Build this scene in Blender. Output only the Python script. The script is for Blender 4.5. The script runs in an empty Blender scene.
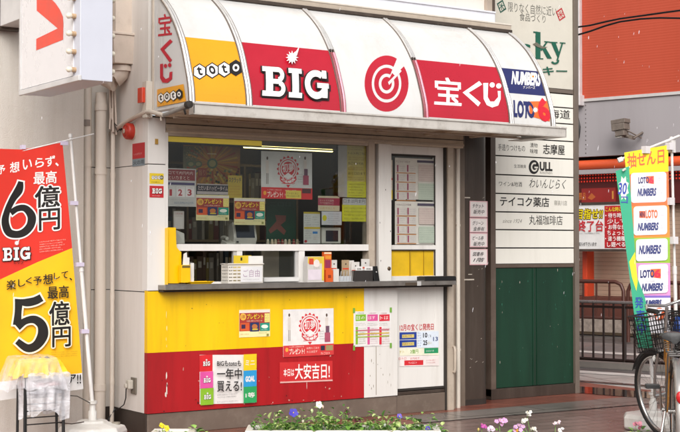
import bpy, bmesh, math, random
from mathutils import Vector, Matrix, noise
random.seed(7)
rad = math.radians
scene = bpy.context.scene
COL = scene.collection

# ------------------------------------------------------------------ camera
TH, PT, FPX, EYE = rad(34), rad(1.39), 1360.0, 1.40
CAM = Vector((-4.5177, -9.2825, EYE))
FWD = Vector((math.sin(TH)*math.cos(PT), math.cos(TH)*math.cos(PT), math.sin(PT)))
RGT = Vector((math.cos(TH), -math.sin(TH), 0))
UPV = RGT.cross(FWD)
cam_d = bpy.data.cameras.new('camera'); cam = bpy.data.objects.new('camera', cam_d); COL.objects.link(cam)
cam.matrix_world = Matrix.Translation(CAM) @ Matrix((RGT, UPV, -FWD)).transposed().to_4x4()
cam_d.sensor_width = 36; cam_d.lens = 36*FPX/680; cam_d.clip_end = 500; cam_d.clip_start = .05
scene.camera = cam

def ray(px, py):
    return FWD + RGT*((px-340)/FPX) - UPV*((py-216)/FPX)
def gpt(px, depth, z=0):           # ground point at a distance along the view
    f = Vector((math.sin(TH), math.cos(TH), 0))
    p = CAM + f*depth + RGT*((px-340)/FPX*depth)
    return Vector((p.x, p.y, z))
def ground(px, py, z=0):
    r = ray(px, py); t = (z-CAM.z)/r.z
    return CAM + r*t

# ------------------------------------------------------------------ materials
def lin(h):
    h = h.lstrip('#'); o = []
    for i in (0, 2, 4):
        c = int(h[i:i+2], 16)/255
        o.append(c/12.92 if c <= .04045 else ((c+.055)/1.055)**2.4)
    return (*o, 1)
MC = {}
def newmat(name):
    m = bpy.data.materials.new(name); m.use_nodes = True
    nt = m.node_tree; return m, nt, nt.nodes['Principled BSDF']
def surf(name, hexc, rough=.5, metal=0, var=.12, scale=6, bump=.0, bscale=60, dirt=None, dscale=3, damt=.5, rvar=.15, streak=False, coat=0, trans=0, emit=0, sss=0):
    """painted / plastic / metal surface with uneven tone, optional dirt and grain"""
    if name in MC: return MC[name]
    m, nt, b = newmat(name); N = nt.nodes; L = nt.links
    c = lin(hexc)
    tc = N.new('ShaderNodeTexCoord'); geo = N.new('ShaderNodeNewGeometry')
    mp = N.new('ShaderNodeMapping'); L.new(geo.outputs['Position'], mp.inputs[0])
    if streak: mp.inputs['Scale'].default_value = (1, 1, .12)
    n = N.new('ShaderNodeTexNoise'); n.inputs['Scale'].default_value = scale; n.inputs['Detail'].default_value = 6; n.inputs['Roughness'].default_value = .6
    L.new(mp.outputs[0], n.inputs['Vector'])
    mr = N.new('ShaderNodeMapRange'); mr.inputs[1].default_value = .3; mr.inputs[2].default_value = .7
    mr.inputs[3].default_value = 1-var; mr.inputs[4].default_value = 1+var*.4
    L.new(n.outputs[0], mr.inputs[0])
    mul = N.new('ShaderNodeMix'); mul.data_type = 'RGBA'; mul.blend_type = 'MULTIPLY'; mul.inputs[0].default_value = 1
    mul.inputs[6].default_value = c; L.new(mr.outputs[0], mul.inputs[7])
    out = mul.outputs[2]
    if dirt:
        n2 = N.new('ShaderNodeTexNoise'); n2.inputs['Scale'].default_value = dscale; n2.inputs['Detail'].default_value = 9; n2.inputs['Roughness'].default_value = .7
        mp2 = N.new('ShaderNodeMapping'); L.new(geo.outputs['Position'], mp2.inputs[0]); mp2.inputs['Location'].default_value = (3.3, 1.7, .4)
        if streak: mp2.inputs['Scale'].default_value = (1, 1, .08)
        L.new(mp2.outputs[0], n2.inputs['Vector'])
        r2 = N.new('ShaderNodeMapRange'); r2.inputs[1].default_value = .5; r2.inputs[2].default_value = .75; r2.inputs[4].default_value = damt
        L.new(n2.outputs[0], r2.inputs[0])
        mx = N.new('ShaderNodeMix'); mx.data_type = 'RGBA'; L.new(r2.outputs[0], mx.inputs[0]); L.new(out, mx.inputs[6]); mx.inputs[7].default_value = lin(dirt)
        out = mx.outputs[2]
    L.new(out, b.inputs['Base Color'])
    rr = N.new('ShaderNodeMapRange'); rr.inputs[3].default_value = max(0, rough-rvar); rr.inputs[4].default_value = min(1, rough+rvar)
    L.new(n.outputs[0], rr.inputs[0]); L.new(rr.outputs[0], b.inputs['Roughness'])
    b.inputs['Metallic'].default_value = metal
    if bump:
        n3 = N.new('ShaderNodeTexNoise'); n3.inputs['Scale'].default_value = bscale; n3.inputs['Detail'].default_value = 4
        L.new(geo.outputs['Position'], n3.inputs['Vector'])
        bp = N.new('ShaderNodeBump'); bp.inputs['Strength'].default_value = bump; bp.inputs['Distance'].default_value = .01
        L.new(n3.outputs[0], bp.inputs['Height']); L.new(bp.outputs[0], b.inputs['Normal'])
    if coat: b.inputs['Coat Weight'].default_value = coat; b.inputs['Coat Roughness'].default_value = .1
    if emit: b.inputs['Emission Color'].default_value = c; b.inputs['Emission Strength'].default_value = emit
    if trans:     # thin translucent plastic: part of the light passes through
        tr = N.new('ShaderNodeBsdfTranslucent'); L.new(out, tr.inputs[0])
        ms = N.new('ShaderNodeMixShader'); ms.inputs[0].default_value = trans
        L.new(b.outputs[0], ms.inputs[1]); L.new(tr.outputs[0], ms.inputs[2])
        L.new(ms.outputs[0], N['Material Output'].inputs[0])
    MC[name] = m; return m
def ink(hexc, rough=.45):
    """printed colour, faintly uneven"""
    k = 'print_'+hexc.lstrip('#')
    return surf(k, hexc, rough=rough, var=.10, scale=14, rvar=.1)
def glass(name, tint='#ffffff', refl=1.45, clear=1.0, rough=.0, haze=0.0):
    if name in MC: return MC[name]
    m, nt, b = newmat(name); N = nt.nodes; L = nt.links
    t = N.new('ShaderNodeBsdfTransparent'); t.inputs[0].default_value = lin(tint)
    g = N.new('ShaderNodeBsdfGlossy'); g.inputs['Roughness'].default_value = rough
    f = N.new('ShaderNodeFresnel'); f.inputs[0].default_value = refl
    ms = N.new('ShaderNodeMixShader'); L.new(f.outputs[0], ms.inputs[0]); L.new(t.outputs[0], ms.inputs[1]); L.new(g.outputs[0], ms.inputs[2])
    last = ms
    if haze:
        d = N.new('ShaderNodeBsdfDiffuse'); d.inputs[0].default_value = (.8, .8, .8, 1)
        m2 = N.new('ShaderNodeMixShader'); m2.inputs[0].default_value = haze
        L.new(ms.outputs[0], m2.inputs[1]); L.new(d.outputs[0], m2.inputs[2]); last = m2
    L.new(last.outputs[0], N['Material Output'].inputs[0]); nt.nodes.remove(b)
    MC[name] = m; return m

# ------------------------------------------------------------------ mesh collector
class MB:
    def __init__(s): s.v = []; s.f = []; s.m = []; s.mats = []; s.sm = []
    def mi(s, mat):
        if mat not in s.mats: s.mats.append(mat)
        return s.mats.index(mat)
    def add(s, vs, fs, mat, smooth=False):
        o = len(s.v); s.v += [tuple(v) for v in vs]; k = s.mi(mat)
        for f in fs: s.f.append(tuple(i+o for i in f)); s.m.append(k); s.sm.append(smooth)
        return s
    def box(s, x0, x1, y0, y1, z0, z1, mat):
        if x0 > x1: x0, x1 = x1, x0
        if y0 > y1: y0, y1 = y1, y0
        if z0 > z1: z0, z1 = z1, z0
        v = [(x0,y0,z0),(x1,y0,z0),(x1,y1,z0),(x0,y1,z0),(x0,y0,z1),(x1,y0,z1),(x1,y1,z1),(x0,y1,z1)]
        return s.add(v, [(0,3,2,1),(4,5,6,7),(0,1,5,4),(1,2,6,5),(2,3,7,6),(3,0,4,7)], mat)
    def obox(s, o, u, w, lu, lw, z0, z1, mat):
        """box from origin o along horizontal unit u (length lu) and w (length lw)"""
        o = Vector(o); u = Vector(u); w = Vector(w); a = o; b = o+u*lu; c = b+w*lw; d = o+w*lw
        v = [(p.x, p.y, z0) for p in (a, b, c, d)]+[(p.x, p.y, z1) for p in (a, b, c, d)]
        return s.add(v, [(0,3,2,1),(4,5,6,7),(0,1,5,4),(1,2,6,5),(2,3,7,6),(3,0,4,7)], mat)
    def tube(s, pts, r, mat, n=8, closed=False, caps=True, squash=1.0):
        pts = [Vector(p) for p in pts]; N = len(pts)
        rs = r if isinstance(r, (list, tuple)) else [r]*N
        vs = []; prev = None
        for i, p in enumerate(pts):
            if closed: t = pts[(i+1) % N]-pts[i-1]
            else: t = pts[min(i+1, N-1)]-pts[max(i-1, 0)]
            t.normalize()
            if prev is None:
                a = Vector((0,0,1)) if abs(t.z) < .9 else Vector((1,0,0))
                e1 = t.cross(a).normalized()
            else:
                e1 = (prev-t*prev.dot(t)).normalized()
            prev = e1; e2 = t.cross(e1)
            for k in range(n):
                q = 2*math.pi*k/n
                vs.append(p+e1*math.cos(q)*rs[i]+e2*math.sin(q)*rs[i]*squash)
        fs = []
        for i in range(N if closed else N-1):
            j = (i+1) % N
            for k in range(n):
                l = (k+1) % n
                fs.append((i*n+k, i*n+l, j*n+l, j*n+k))
        if caps and not closed:
            fs.append(tuple(reversed(range(n)))); fs.append(tuple((N-1)*n+k for k in range(n)))
        return s.add(vs, fs, mat, True)
    def lathe(s, c, prof, mat, n=20, axis='z', closed_top=True):
        c = Vector(c); vs = []
        for (r, h) in prof:
            for k in range(n):
                q = 2*math.pi*k/n; a, b = r*math.cos(q), r*math.sin(q)
                d = {'z': (a, b, h), 'y': (a, h, b), 'x': (h, a, b)}[axis]
                vs.append(c+Vector(d))
        fs = [(i*n+k, i*n+(k+1) % n, (i+1)*n+(k+1) % n, (i+1)*n+k) for i in range(len(prof)-1) for k in range(n)]
        fs += [tuple(range(n)), tuple((len(prof)-1)*n+k for k in range(n))]
        return s.add(vs, fs, mat, True)
    def extr(s, poly, d, mat, smooth=False):
        """closed 3-D polygon pushed along vector d"""
        d = Vector(d); n = len(poly); vs = [Vector(p) for p in poly]; vs += [p+d for p in vs]
        fs = [tuple(range(n)), tuple(reversed(range(n, 2*n)))]+[(i, i+n, (i+1) % n+n, (i+1) % n) for i in range(n)]
        return s.add(vs, fs, mat, smooth)
    def mesh(s, name, org=(0,0,0)):
        me = bpy.data.meshes.new(name); ox, oy, oz = org
        me.from_pydata([(x-ox, y-oy, z-oz) for x, y, z in s.v], [], s.f)
        for m in s.mats: me.materials.append(m)
        me.polygons.foreach_set('material_index', s.m); me.polygons.foreach_set('use_smooth', s.sm)
        me.update(); return me
    def build(s, name, parent=None, bevel=0, fix=True, org=None, sub=0):
        """parent given: a part (its root's location is the origin). No parent: a thing of its own"""
        if parent is not None:
            r = parent; ofs = Vector(r.location)
            while r.parent: r = r.parent; ofs += Vector(r.location)
        elif org is not None: ofs = Vector(org)
        else:
            xs, ys, zs = zip(*s.v); ofs = Vector(((min(xs)+max(xs))/2, (min(ys)+max(ys))/2, min(zs)))
        me = s.mesh(name, ofs)
        if fix:
            bm = bmesh.new(); bm.from_mesh(me); bmesh.ops.recalc_face_normals(bm, faces=bm.faces); bm.to_mesh(me); bm.free()
        o = bpy.data.objects.new(name, me); COL.objects.link(o)
        if parent is not None: o.parent = parent
        else: o.location = ofs
        if bevel:
            b = o.modifiers.new('bevel', 'BEVEL'); b.width = bevel; b.segments = 2; b.limit_method = 'ANGLE'; b.angle_limit = rad(40)
        if any(s.sm):
            try: me.set_sharp_from_angle(angle=rad(45))
            except Exception: pass
        if sub:
            q = o.modifiers.new('sub', 'SUBSURF'); q.levels = sub; q.render_levels = sub
        return o

def tag(o, label, cat, group=None):
    o['label'] = label; o['category'] = cat
    if group: o['group'] = group
    return o
def thing(name, loc, label, cat, group=None):
    o = bpy.data.objects.new(name, None); COL.objects.link(o); o.location = loc; o.empty_display_size = .1
    return tag(o, label, cat, group)
def struct(o): o['kind'] = 'structure'; return o
def copy_tree(o, parent=None):
    c = o.copy(); COL.objects.link(c)
    if parent: c.parent = parent
    for ch in list(o.children): copy_tree(ch, c)
    return c

# ------------------------------------------------------------------ planes and print
class Plane:
    def __init__(s, o, u=(1,0,0), n=(0,-1,0)): s.o = Vector(o); s.u = Vector(u).normalized(); s.n = Vector(n).normalized(); s.cuts = None
    def uv(s, px, py):
        r = ray(px, py); t = (s.o-CAM).dot(s.n)/r.dot(s.n); h = CAM+r*t
        return ((h-s.o).dot(s.u), h.z)
    def xyz(s, u, v, d=0):
        p = s.o+s.u*u+s.n*d; return Vector((p.x, p.y, v))
def PY(y): return Plane((0, y, 0))
def PX(x): return Plane((x, 0, 0), (0, -1, 0), (-1, 0, 0))
class Curved(Plane):
    """surface of an awning: profile of (y, z) swept along x"""
    prof = [(-.634, 2.40), (-.632, 2.46), (-.62, 2.56), (-.58, 2.69), (-.485, 2.915), (-.335, 3.12), (-.17, 3.265), (-.02, 3.36)]
    def __init__(s):
        s.cuts = [2.46+.03*i for i in range(31)]; p = s.prof; q = []      # rounded profile through the measured points
        for i in range(len(p)-1):
            a, b, c, d = p[max(i-1, 0)], p[i], p[i+1], p[min(i+2, len(p)-1)]
            for k in range(5):
                t = k/5; q.append(tuple(.5*(2*b[j]+(c[j]-a[j])*t+(2*a[j]-5*b[j]+4*c[j]-d[j])*t*t+(3*b[j]-a[j]-3*c[j]+d[j])*t**3) for j in (0, 1)))
        s.pf = q+[p[-1]]
    def Y(s, z):
        p = s.pf
        if z <= p[0][1]: return p[0][0], 0
        for a, b in zip(p, p[1:]):
            if z <= b[1]:
                t = (z-a[1])/(b[1]-a[1]); return a[0]+(b[0]-a[0])*t, (b[0]-a[0])/(b[1]-a[1])
        return p[-1][0], 1
    def uv(s, px, py):
        y = -.6
        for _ in range(24):
            r = ray(px, py); t = (y-CAM.y)/r.y; h = CAM+r*t; y = .5*y+.5*s.Y(h.z)[0]
        return (h.x, h.z)
    def xyz(s, u, v, d=0):
        y, k = s.Y(v); n = Vector((0, -1, k)).normalized()
        return Vector((u, y, v))+n*d
class Cloth(Plane):
    amp = .012
    def __init__(s, o, u=(1,0,0), n=(0,-1,0), amp=.012, f=9, ph=0):
        super().__init__(o, u, n); s.amp = amp; s.f = f; s.ph = ph; s.cuts = [.2+.05*i for i in range(46)]
    def xyz(s, u, v, d=0):
        w = s.amp*(math.sin(s.f*u+1.3*math.sin(2.1*v)+s.ph)+.5*math.sin(5*v+3*u+s.ph))
        return super().xyz(u, v, d+w)

_GL = {}
def glyph(txt, off=0, shear=0, res=3, space=1.0):
    k = (txt, off, shear, res, space)
    if k in _GL: return _GL[k]
    c = bpy.data.curves.new('t', 'FONT'); c.body = txt; c.size = 1; c.offset = off; c.shear = shear; c.resolution_u = res
    c.fill_mode = 'FRONT'; c.space_character = space; c.space_line = 1.0
    o = bpy.data.objects.new('t', c); COL.objects.link(o)
    dg = bpy.context.evaluated_depsgraph_get(); me = bpy.data.meshes.new_from_object(o.evaluated_get(dg), depsgraph=dg)
    vs = [v.co.copy() for v in me.vertices]; fs = [tuple(p.vertices) for p in me.polygons]
    bpy.data.meshes.remove(me); bpy.data.objects.remove(o); bpy.data.curves.remove(c)
    _GL[k] = (vs, fs); return _GL[k]

class Print(MB):
    """flat printing on a plane; coordinates are given in photograph pixels and become real positions on that plane"""
    def __init__(s, pl, d0=.002, step=.00035): super().__init__(); s.pl = pl; s.d = d0; s.step = step
    def lay(s, hold):
        if not hold: s.d += s.step
        return s.d
    def put(s, vs2, fs, mat, hold=False):
        d = s.lay(hold)
        if s.pl.cuts:
            bm = bmesh.new(); bv = [bm.verts.new((a, b, 0)) for a, b in vs2]
            for f in fs:
                try: bm.faces.new([bv[i] for i in f])
                except Exception: pass
            lo = min(b for a, b in vs2); hi = max(b for a, b in vs2)
            for c in s.pl.cuts:
                if lo < c < hi: bmesh.ops.bisect_plane(bm, geom=bm.verts[:]+bm.edges[:]+bm.faces[:], plane_co=(0, c, 0), plane_no=(0, 1, 0))
            if isinstance(s.pl, Cloth):
                lo = min(a for a, b in vs2); hi = max(a for a, b in vs2); c = math.floor(lo/.06)*.06
                while c < hi:
                    if c > lo: bmesh.ops.bisect_plane(bm, geom=bm.verts[:]+bm.edges[:]+bm.faces[:], plane_co=(c, 0, 0), plane_no=(1, 0, 0))
                    c += .06
            bm.verts.index_update(); vs2 = [(v.co.x, v.co.y) for v in bm.verts]; fs = [tuple(v.index for v in f.verts) for f in bm.faces]; bm.free()
        s.add([s.pl.xyz(a, b, d) for a, b in vs2], fs, mat)
        return s
    def frame(s, x0, y0, x1, y1, sk=None):
        if sk is None:
            yc, xc = (y0+y1)/2, (x0+x1)/2
            u0, u1 = s.pl.uv(x0, yc)[0], s.pl.uv(x1, yc)[0]; v1, v0 = s.pl.uv(xc, y0)[1], s.pl.uv(xc, y1)[1]
            return (u0, v0), (u1-u0, 0), (0, v1-v0)
        A = s.pl.uv(x0, y1); B = s.pl.uv(x1, y1+sk); C_ = s.pl.uv(x0, y0)
        return A, (B[0]-A[0], B[1]-A[1]), (C_[0]-A[0], C_[1]-A[1])
    def q(s, x0, y0, x1, y1, mat, sk=None, hold=False):
        if isinstance(mat, str): mat = ink(mat)
        A, U, V = s.frame(x0, y0, x1, y1, sk)
        P = [(A[0]+U[0]*a+V[0]*b, A[1]+U[1]*a+V[1]*b) for a, b in ((0,0),(1,0),(1,1),(0,1))]
        return s.put(P, [(0,1,2,3)], mat, hold)
    def rr(s, x0, y0, x1, y1, r, mat, sk=None):
        if isinstance(mat, str): mat = ink(mat)
        A, U, V = s.frame(x0, y0, x1, y1, sk); w, h = x1-x0, y1-y0; pts = []
        for cx, cy, a0 in ((w-r, h-r, 0), (r, h-r, 90), (r, r, 180), (w-r, r, 270)):
            for k in range(5):
                q = rad(a0+k*22.5); pts.append(((cx+r*math.cos(q))/w, (cy+r*math.sin(q))/h))
        return s.put([(A[0]+U[0]*a+V[0]*b, A[1]+U[1]*a+V[1]*b) for a, b in pts], [tuple(range(len(pts)))], mat)
    def poly(s, pts, mat, hold=False):
        if isinstance(mat, str): mat = ink(mat)
        return s.put([s.pl.uv(*p) for p in pts], [tuple(range(len(pts)))], mat, hold)
    def el(s, cx, cy, rx, ry, mat, n=24, hold=False):
        return s.poly([(cx+rx*math.cos(2*math.pi*k/n), cy+ry*math.sin(2*math.pi*k/n)) for k in range(n)], mat, hold)
    def ring(s, cx, cy, r0, r1, ky, mat, a0=0, a1=360, n=32):
        """ring; radii r0<r1 in px, ky vertical stretch; a0..a1 degrees counter-clockwise"""
        if isinstance(mat, str): mat = ink(mat)
        P = []
        for k in range(n+1):
            q = rad(a0+(a1-a0)*k/n)
            for r in (r0, r1): P.append(s.pl.uv(cx+r*math.cos(q), cy-r*ky*math.sin(q)))
        return s.put(P, [(2*k, 2*k+1, 2*k+3, 2*k+2) for k in range(n)], mat)
    def t(s, txt, x0, y0, x1, y1, mat, bold=.0, shear=0, sk=None, out=None, oc=None, res=3, base=None):
        if isinstance(mat, str): mat = ink(mat)
        b0 = glyph(txt, 0, shear, res)
        if not b0[0]: return s
        xs = [v.x for v in b0[0]]; ys = [v.y for v in b0[0]]
        lx, hx, ly, hy = min(xs), max(xs), min(ys), max(ys); A, U, V = s.frame(x0, y0, x1, y1, sk)
        if base: ly, hy = base
        cjk = any(ord(ch) > 0x2000 for ch in txt); W = max(hx-lx, 1e-4); Hh = max(hy-ly, .05)
        for off, mm in (((bold+out, oc),) if out else ())+((bold, mat),):
            if isinstance(mm, str): mm = ink(mm)
            if cjk:      # dense characters: weight is built from slightly shifted copies, strokes stay clean
                vs, fs = b0; e = min(off*.55, .022) if off == bold else off*.75; n = 1 if e <= 0 else (4 if off == bold else 10)
                sh = [(e*math.cos(6.2832*(k+.5)/n), e*math.sin(6.2832*(k+.5)/n)) for k in range(n)] if n > 1 else [(0, 0)]
            else: vs, fs = glyph(txt, off, shear, res); sh = [(0, 0)]
            step = s.step
            for i, (dx, dy) in enumerate(sh):
                if i: s.step = step*.25
                s.put([(A[0]+U[0]*(v.x+dx-lx)/W+V[0]*(v.y+dy-ly)/Hh, A[1]+U[1]*(v.x+dx-lx)/W+V[1]*(v.y+dy-ly)/Hh) for v in vs], fs, mm)
            s.step = step
        return s
    def lines(s, x0, y0, x1, y1, n, mat, fill=.45, jag=.25, sk=None, chars='のごはいカロト内日ニてます円口と'):
        """rows of small illegible writing"""
        if isinstance(mat, str): mat = ink(mat)
        h = (y1-y0)/n; rnd = random.Random(int(x0*7+y0*13))
        if fill >= .3 and h > .55:       # rows of tiny writing
            s.lay(False); st = s.step; s.step = 0
            for i in range(n):
                e = x1-(x1-x0)*jag*rnd.random(); k = max(2, min(16, int((e-x0)/(h*fill*1.25)))); tx = ''.join(rnd.choice(chars) for _ in range(k))
                hh = h*min(.85, fill*1.35)/2; ya = y0+h*(i+.5)
                sk2 = None if sk is None else sk*(e-x0)/(x1-x0)
                s.t(tx, x0, ya-hh, e, ya+hh, mat, sk=sk2, res=1)
            s.step = st; return s
        d = s.lay(False)
        for i in range(n):
            x = x0; e = x1-(x1-x0)*jag*rnd.random()
            while x < e:
                w = h*fill*(.5+1.1*rnd.random()); w2 = min(w, e-x)
                skk = None if sk is None else sk*w2/(x1-x0)
                yo = 0 if sk is None else sk*(x-x0)/(x1-x0)
                s.q(x, y0+h*i+h*(.5-fill/2)+yo, x+w2, y0+h*i+h*(.5+fill/2*(.5+.5*rnd.random()))+yo, mat, sk=skk, hold=True); x += w+h*.22
        return s
    def sheet(s, x0, y0, x1, y1, mat='#dcd8d2', sk=None, th=.001):
        """the paper itself"""
        s.q(x0, y0, x1, y1, mat, sk=sk); return s
# ------------------------------------------------------------------ shared materials
WHITE = surf('white_painted_steel', '#dfdbd6', rough=.42, var=.08, scale=2.5, dirt='#a89c8c', dscale=5, damt=.28, streak=True)
WHITE2 = surf('white_door_paint', '#dcd8d2', rough=.4, var=.08, scale=3, dirt='#9c9184', dscale=7, damt=.35, streak=True)
SIDEW = surf('greyish_wall_panel', '#ddd7d0', rough=.5, var=.08, scale=2, dirt='#a3968a', dscale=3, damt=.35, streak=True)
BEIGE = surf('beige_steel', '#b3a595', rough=.45, var=.1, scale=4, dirt='#7c6c5c', dscale=8, damt=.4)
SOFFIT = surf('soffit_steel', '#cfc0ab', rough=.5, var=.12, scale=5, dirt='#84705a', dscale=6, damt=.5)
YEL = surf('yellow_enamel', '#efc000', rough=.36, var=.10, scale=3, dirt='#b58c14', dscale=9, damt=.5, streak=True, coat=.2)
RED = surf('red_enamel', '#a81219', rough=.38, var=.16, scale=3, dirt='#6d1012', dscale=8, damt=.6, streak=True, coat=.2)
PLINTH = surf('brown_grey_plinth', '#6b5d52', rough=.5, var=.15, scale=4, dirt='#8e8275', dscale=9, damt=.4, streak=False)
DARKM = surf('dark_bronze_steel', '#4d4139', rough=.33, metal=.35, var=.2, scale=5, dirt='#776b60', dscale=7, damt=.35, streak=True)
DARK = surf('near_black', '#17130f', rough=.6)
BLACKP = surf('black_plastic', '#141414', rough=.35)
STEEL = surf('stainless_steel', '#9a938c', rough=.33, metal=.75, var=.15, scale=9, dirt='#5c5248', dscale=10, damt=.5)
ALU = surf('aluminium', '#cfccc9', rough=.38, metal=.4, var=.1, scale=8, dirt='#7b736a', dscale=9, damt=.35)
GUT = surf('gutter_aluminium', '#cfc9c1', rough=.45, metal=.25, var=.1, scale=9, dirt='#7b6d5e', dscale=8, damt=.5)
ACRY = surf('white_acrylic', '#d3d1ce', rough=.3, var=.04, scale=2, dirt='#b3a896', dscale=5, damt=.3, streak=True, coat=.3)
ACRYD = surf('pink_tinted_acrylic', '#d77f92', rough=.3, var=.08, scale=4, coat=.3)
ARED2 = surf('red_rib', '#7d1524', rough=.4)
ARED = surf('red_film', '#b3142a', rough=.3, var=.09, scale=3, coat=.35)
AYEL = surf('amber_film', '#e9a010', rough=.3, var=.07, scale=3, coat=.35)
INTW = surf('interior_brown', '#94836b', rough=.7, var=.2, scale=3)
INTL = surf('interior_pale', '#b0a594', rough=.7, var=.1, scale=3)
RUBB = surf('dark_gasket', '#2b2520', rough=.7)
PIPEW = surf('pale_pipe', '#d3cabd', rough=.42, var=.08, scale=3, dirt='#8d7d6b', dscale=6, damt=.4, streak=True)
GLASS = glass('window_glass', '#f7f9f8', 1.42)
PAPER = '#e0dcd6'

# ------------------------------------------------------------------ kiosk
K = thing('lottery_kiosk', (0, 0, 0), 'white lottery ticket kiosk with yellow and red front, serving window and curved sign awning', 'kiosk')
m = MB(); m.box(.008, 2.33, .012, .60, 0, .158, PLINTH); m.build('plinth', K, bevel=.004)

m = MB(); m.box(0, 1.985, .0015, .05, .163, .618, RED)
wp = surf('chipped_white', '#d9cfc4', rough=.7)
rnd = random.Random(3)
def chip(mb, x, z, w, h, mat=None, y=-.0004):       # flakes where the paint has come off
    n = 9; pts = []
    for k in range(n):
        q = 2*math.pi*k/n; r = .6+.6*rnd.random(); pts.append((x+w*r*math.cos(q), y, z+h*r*math.sin(q)))
    mb.add(pts, [tuple(range(n))], mat or wp)
for i in range(34):
    x = .1+1.8*rnd.random(); z = .17+.38*rnd.random()**1.6; w = .0012+.002*rnd.random(); chip(m, x, z, w*(1+3*rnd.random()), w*(1+4*rnd.random()), surf('dull_scuff', '#c08a7c', rough=.7) if i % 3 else surf('dark_scuff', '#4a0c0d', rough=.7))
for (x, z, w, h) in ((.16, .44, .006, .03), (.163, .34, .006, .05), (.156, .30, .008, .03), (.165, .37, .004, .02), (1.1, .18, .003, .006), (1.42, .32, .002, .06)): chip(m, x, z, w, h)
m.build('red_panel', K, bevel=.0)
m = MB(); m.box(0, 1.985, 0.001, .05, .619, 1.085, YEL)
for (x, z, w, h) in ((.158, .90, .003, .03), (.162, .80, .004, .022), (.157, .72, .0025, .015), (.161, .665, .002, .01)): chip(m, x, z, w, h, surf('faded_yellow', '#f0dc8c', rough=.6))
for i in range(22):
    x = .1+1.8*rnd.random(); z = .64+.4*rnd.random(); w = .0006+.0012*rnd.random(); chip(m, x, z, w*(1+4*rnd.random()), w*(1+3*rnd.random()), surf('brown_scuff', '#a8821c', rough=.7))
m.build('yellow_panel', K)
m = MB(); m.box(1.986, 2.33, .001, .05, .163, 1.085, WHITE2); m.box(2.105, 2.110, -.0008, .02, .18, .60, surf('worn_edge', '#8f8474', rough=.7))
for i in range(14): chip(m, 2.0+.3*rnd.random(), .2+.45*rnd.random(), .002+.003*rnd.random(), .004+.012*rnd.random(), surf('worn_edge', '#8f8474', rough=.7), y=.0004)
m.build('white_panel', K)
# left side wall with panel seams
m = MB(); m.box(.012, .05, .09, .618, .15, 4.2, RUBB)
for z0, z1 in ((.163, 1.072), (1.079, 2.037), (2.043, 4.2)): m.box(.0, .03, .053 if z0 < 1.08 else .001, .618, z0, z1, SIDEW)
m.build('side_wall', K)
m = MB(); m.box(-.003, .03, .02, .618, 0, .160, surf('dark_plinth', '#3b322c', rough=.45, var=.2)); m.build('side_plinth', K)
m = MB()
for z0, z1 in ((1.086, 2.037), (2.043, 2.395)): m.box(-.002, .146, -.004, .09, z0, z1, WHITE)
m.box(.003, .14, .0, .08, 1.08, 2.4, RUBB)
m.build('corner_post', K, bevel=.003)
# header, soffit, roof
m = MB(); m.box(.15, 3.05, .0, .09, 2.285, 2.395, SOFFIT); m.box(.15, 3.05, -.012, .0, 2.30, 2.318, BEIGE); m.box(.15, 3.05, -.006, .0, 2.35, 2.356, RUBB); m.build('header', K)
m = MB(); m.box(.02, 3.0, .3, 1.75, 2.40, 2.44, INTW); m.build('ceiling', K)
# window
W = MB()
W.box(.146, .17, .0, .07, 1.11, 2.285, WHITE); W.box(.17, 2.03, .0, .06, 2.262, 2.285, BEIGE)
W.box(.15, 2.03, -.004, .06, 1.385, 1.438, WHITE); W.box(.17, 2.03, .0, .07, 1.112, 1.146, WHITE)
W.box(.772, .820, .0, .05, 1.146, 1.385, WHITE); W.box(.745, .772, .012, .04, 1.146, 1.385, ALU)
W.box(1.345, 1.400, .0, .05, 1.146, 1.385, WHITE); W.box(1.318, 1.345, .012, .04, 1.16, 1.385, ALU)
W.box(.82, 1.318, .012, .04, 1.146, 1.175, ALU)
win = W.build('window_frame', K, bevel=.002)
m = MB(); m.box(.17, 2.03, .028, .034, 1.438, 2.262, GLASS); m.build('window_glass', win)
m = MB(); m.box(.80, 1.318, .028, .033, 1.175, 1.385, GLASS); m.build('window_glass', win)
m = MB(); m.box(2.03, 2.092, -.006, .09, 1.112, 2.30, BEIGE); m.box(2.092, 2.118, .01, .09, 1.112, 2.30, surf('brown_jamb', '#75675c', rough=.5)); m.box(2.118, 2.130, .03, .09, 1.11, 2.3, RUBB)
m.build('window_jamb', K, bevel=.002)
m = MB(); m.box(2.130, 2.262, -.01, .09, 1.112, 2.285, WHITE2)
for (x, z) in ((2.24, 1.22), (2.15, 1.3), (2.2, 1.9), (2.25, 1.55), (2.14, 1.62)): chip(m, x, z, .004, .008, RUBB, y=-.0105)
m.lathe((2.235, -.012, 1.235), [(.018, .012), (.018, 0), (.01, -.006), (.0, -.008)], surf('brass_lock', '#5a4a38', rough=.4, metal=.6), n=14, axis='y')
m.build('white_post', K, bevel=.003)
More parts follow.
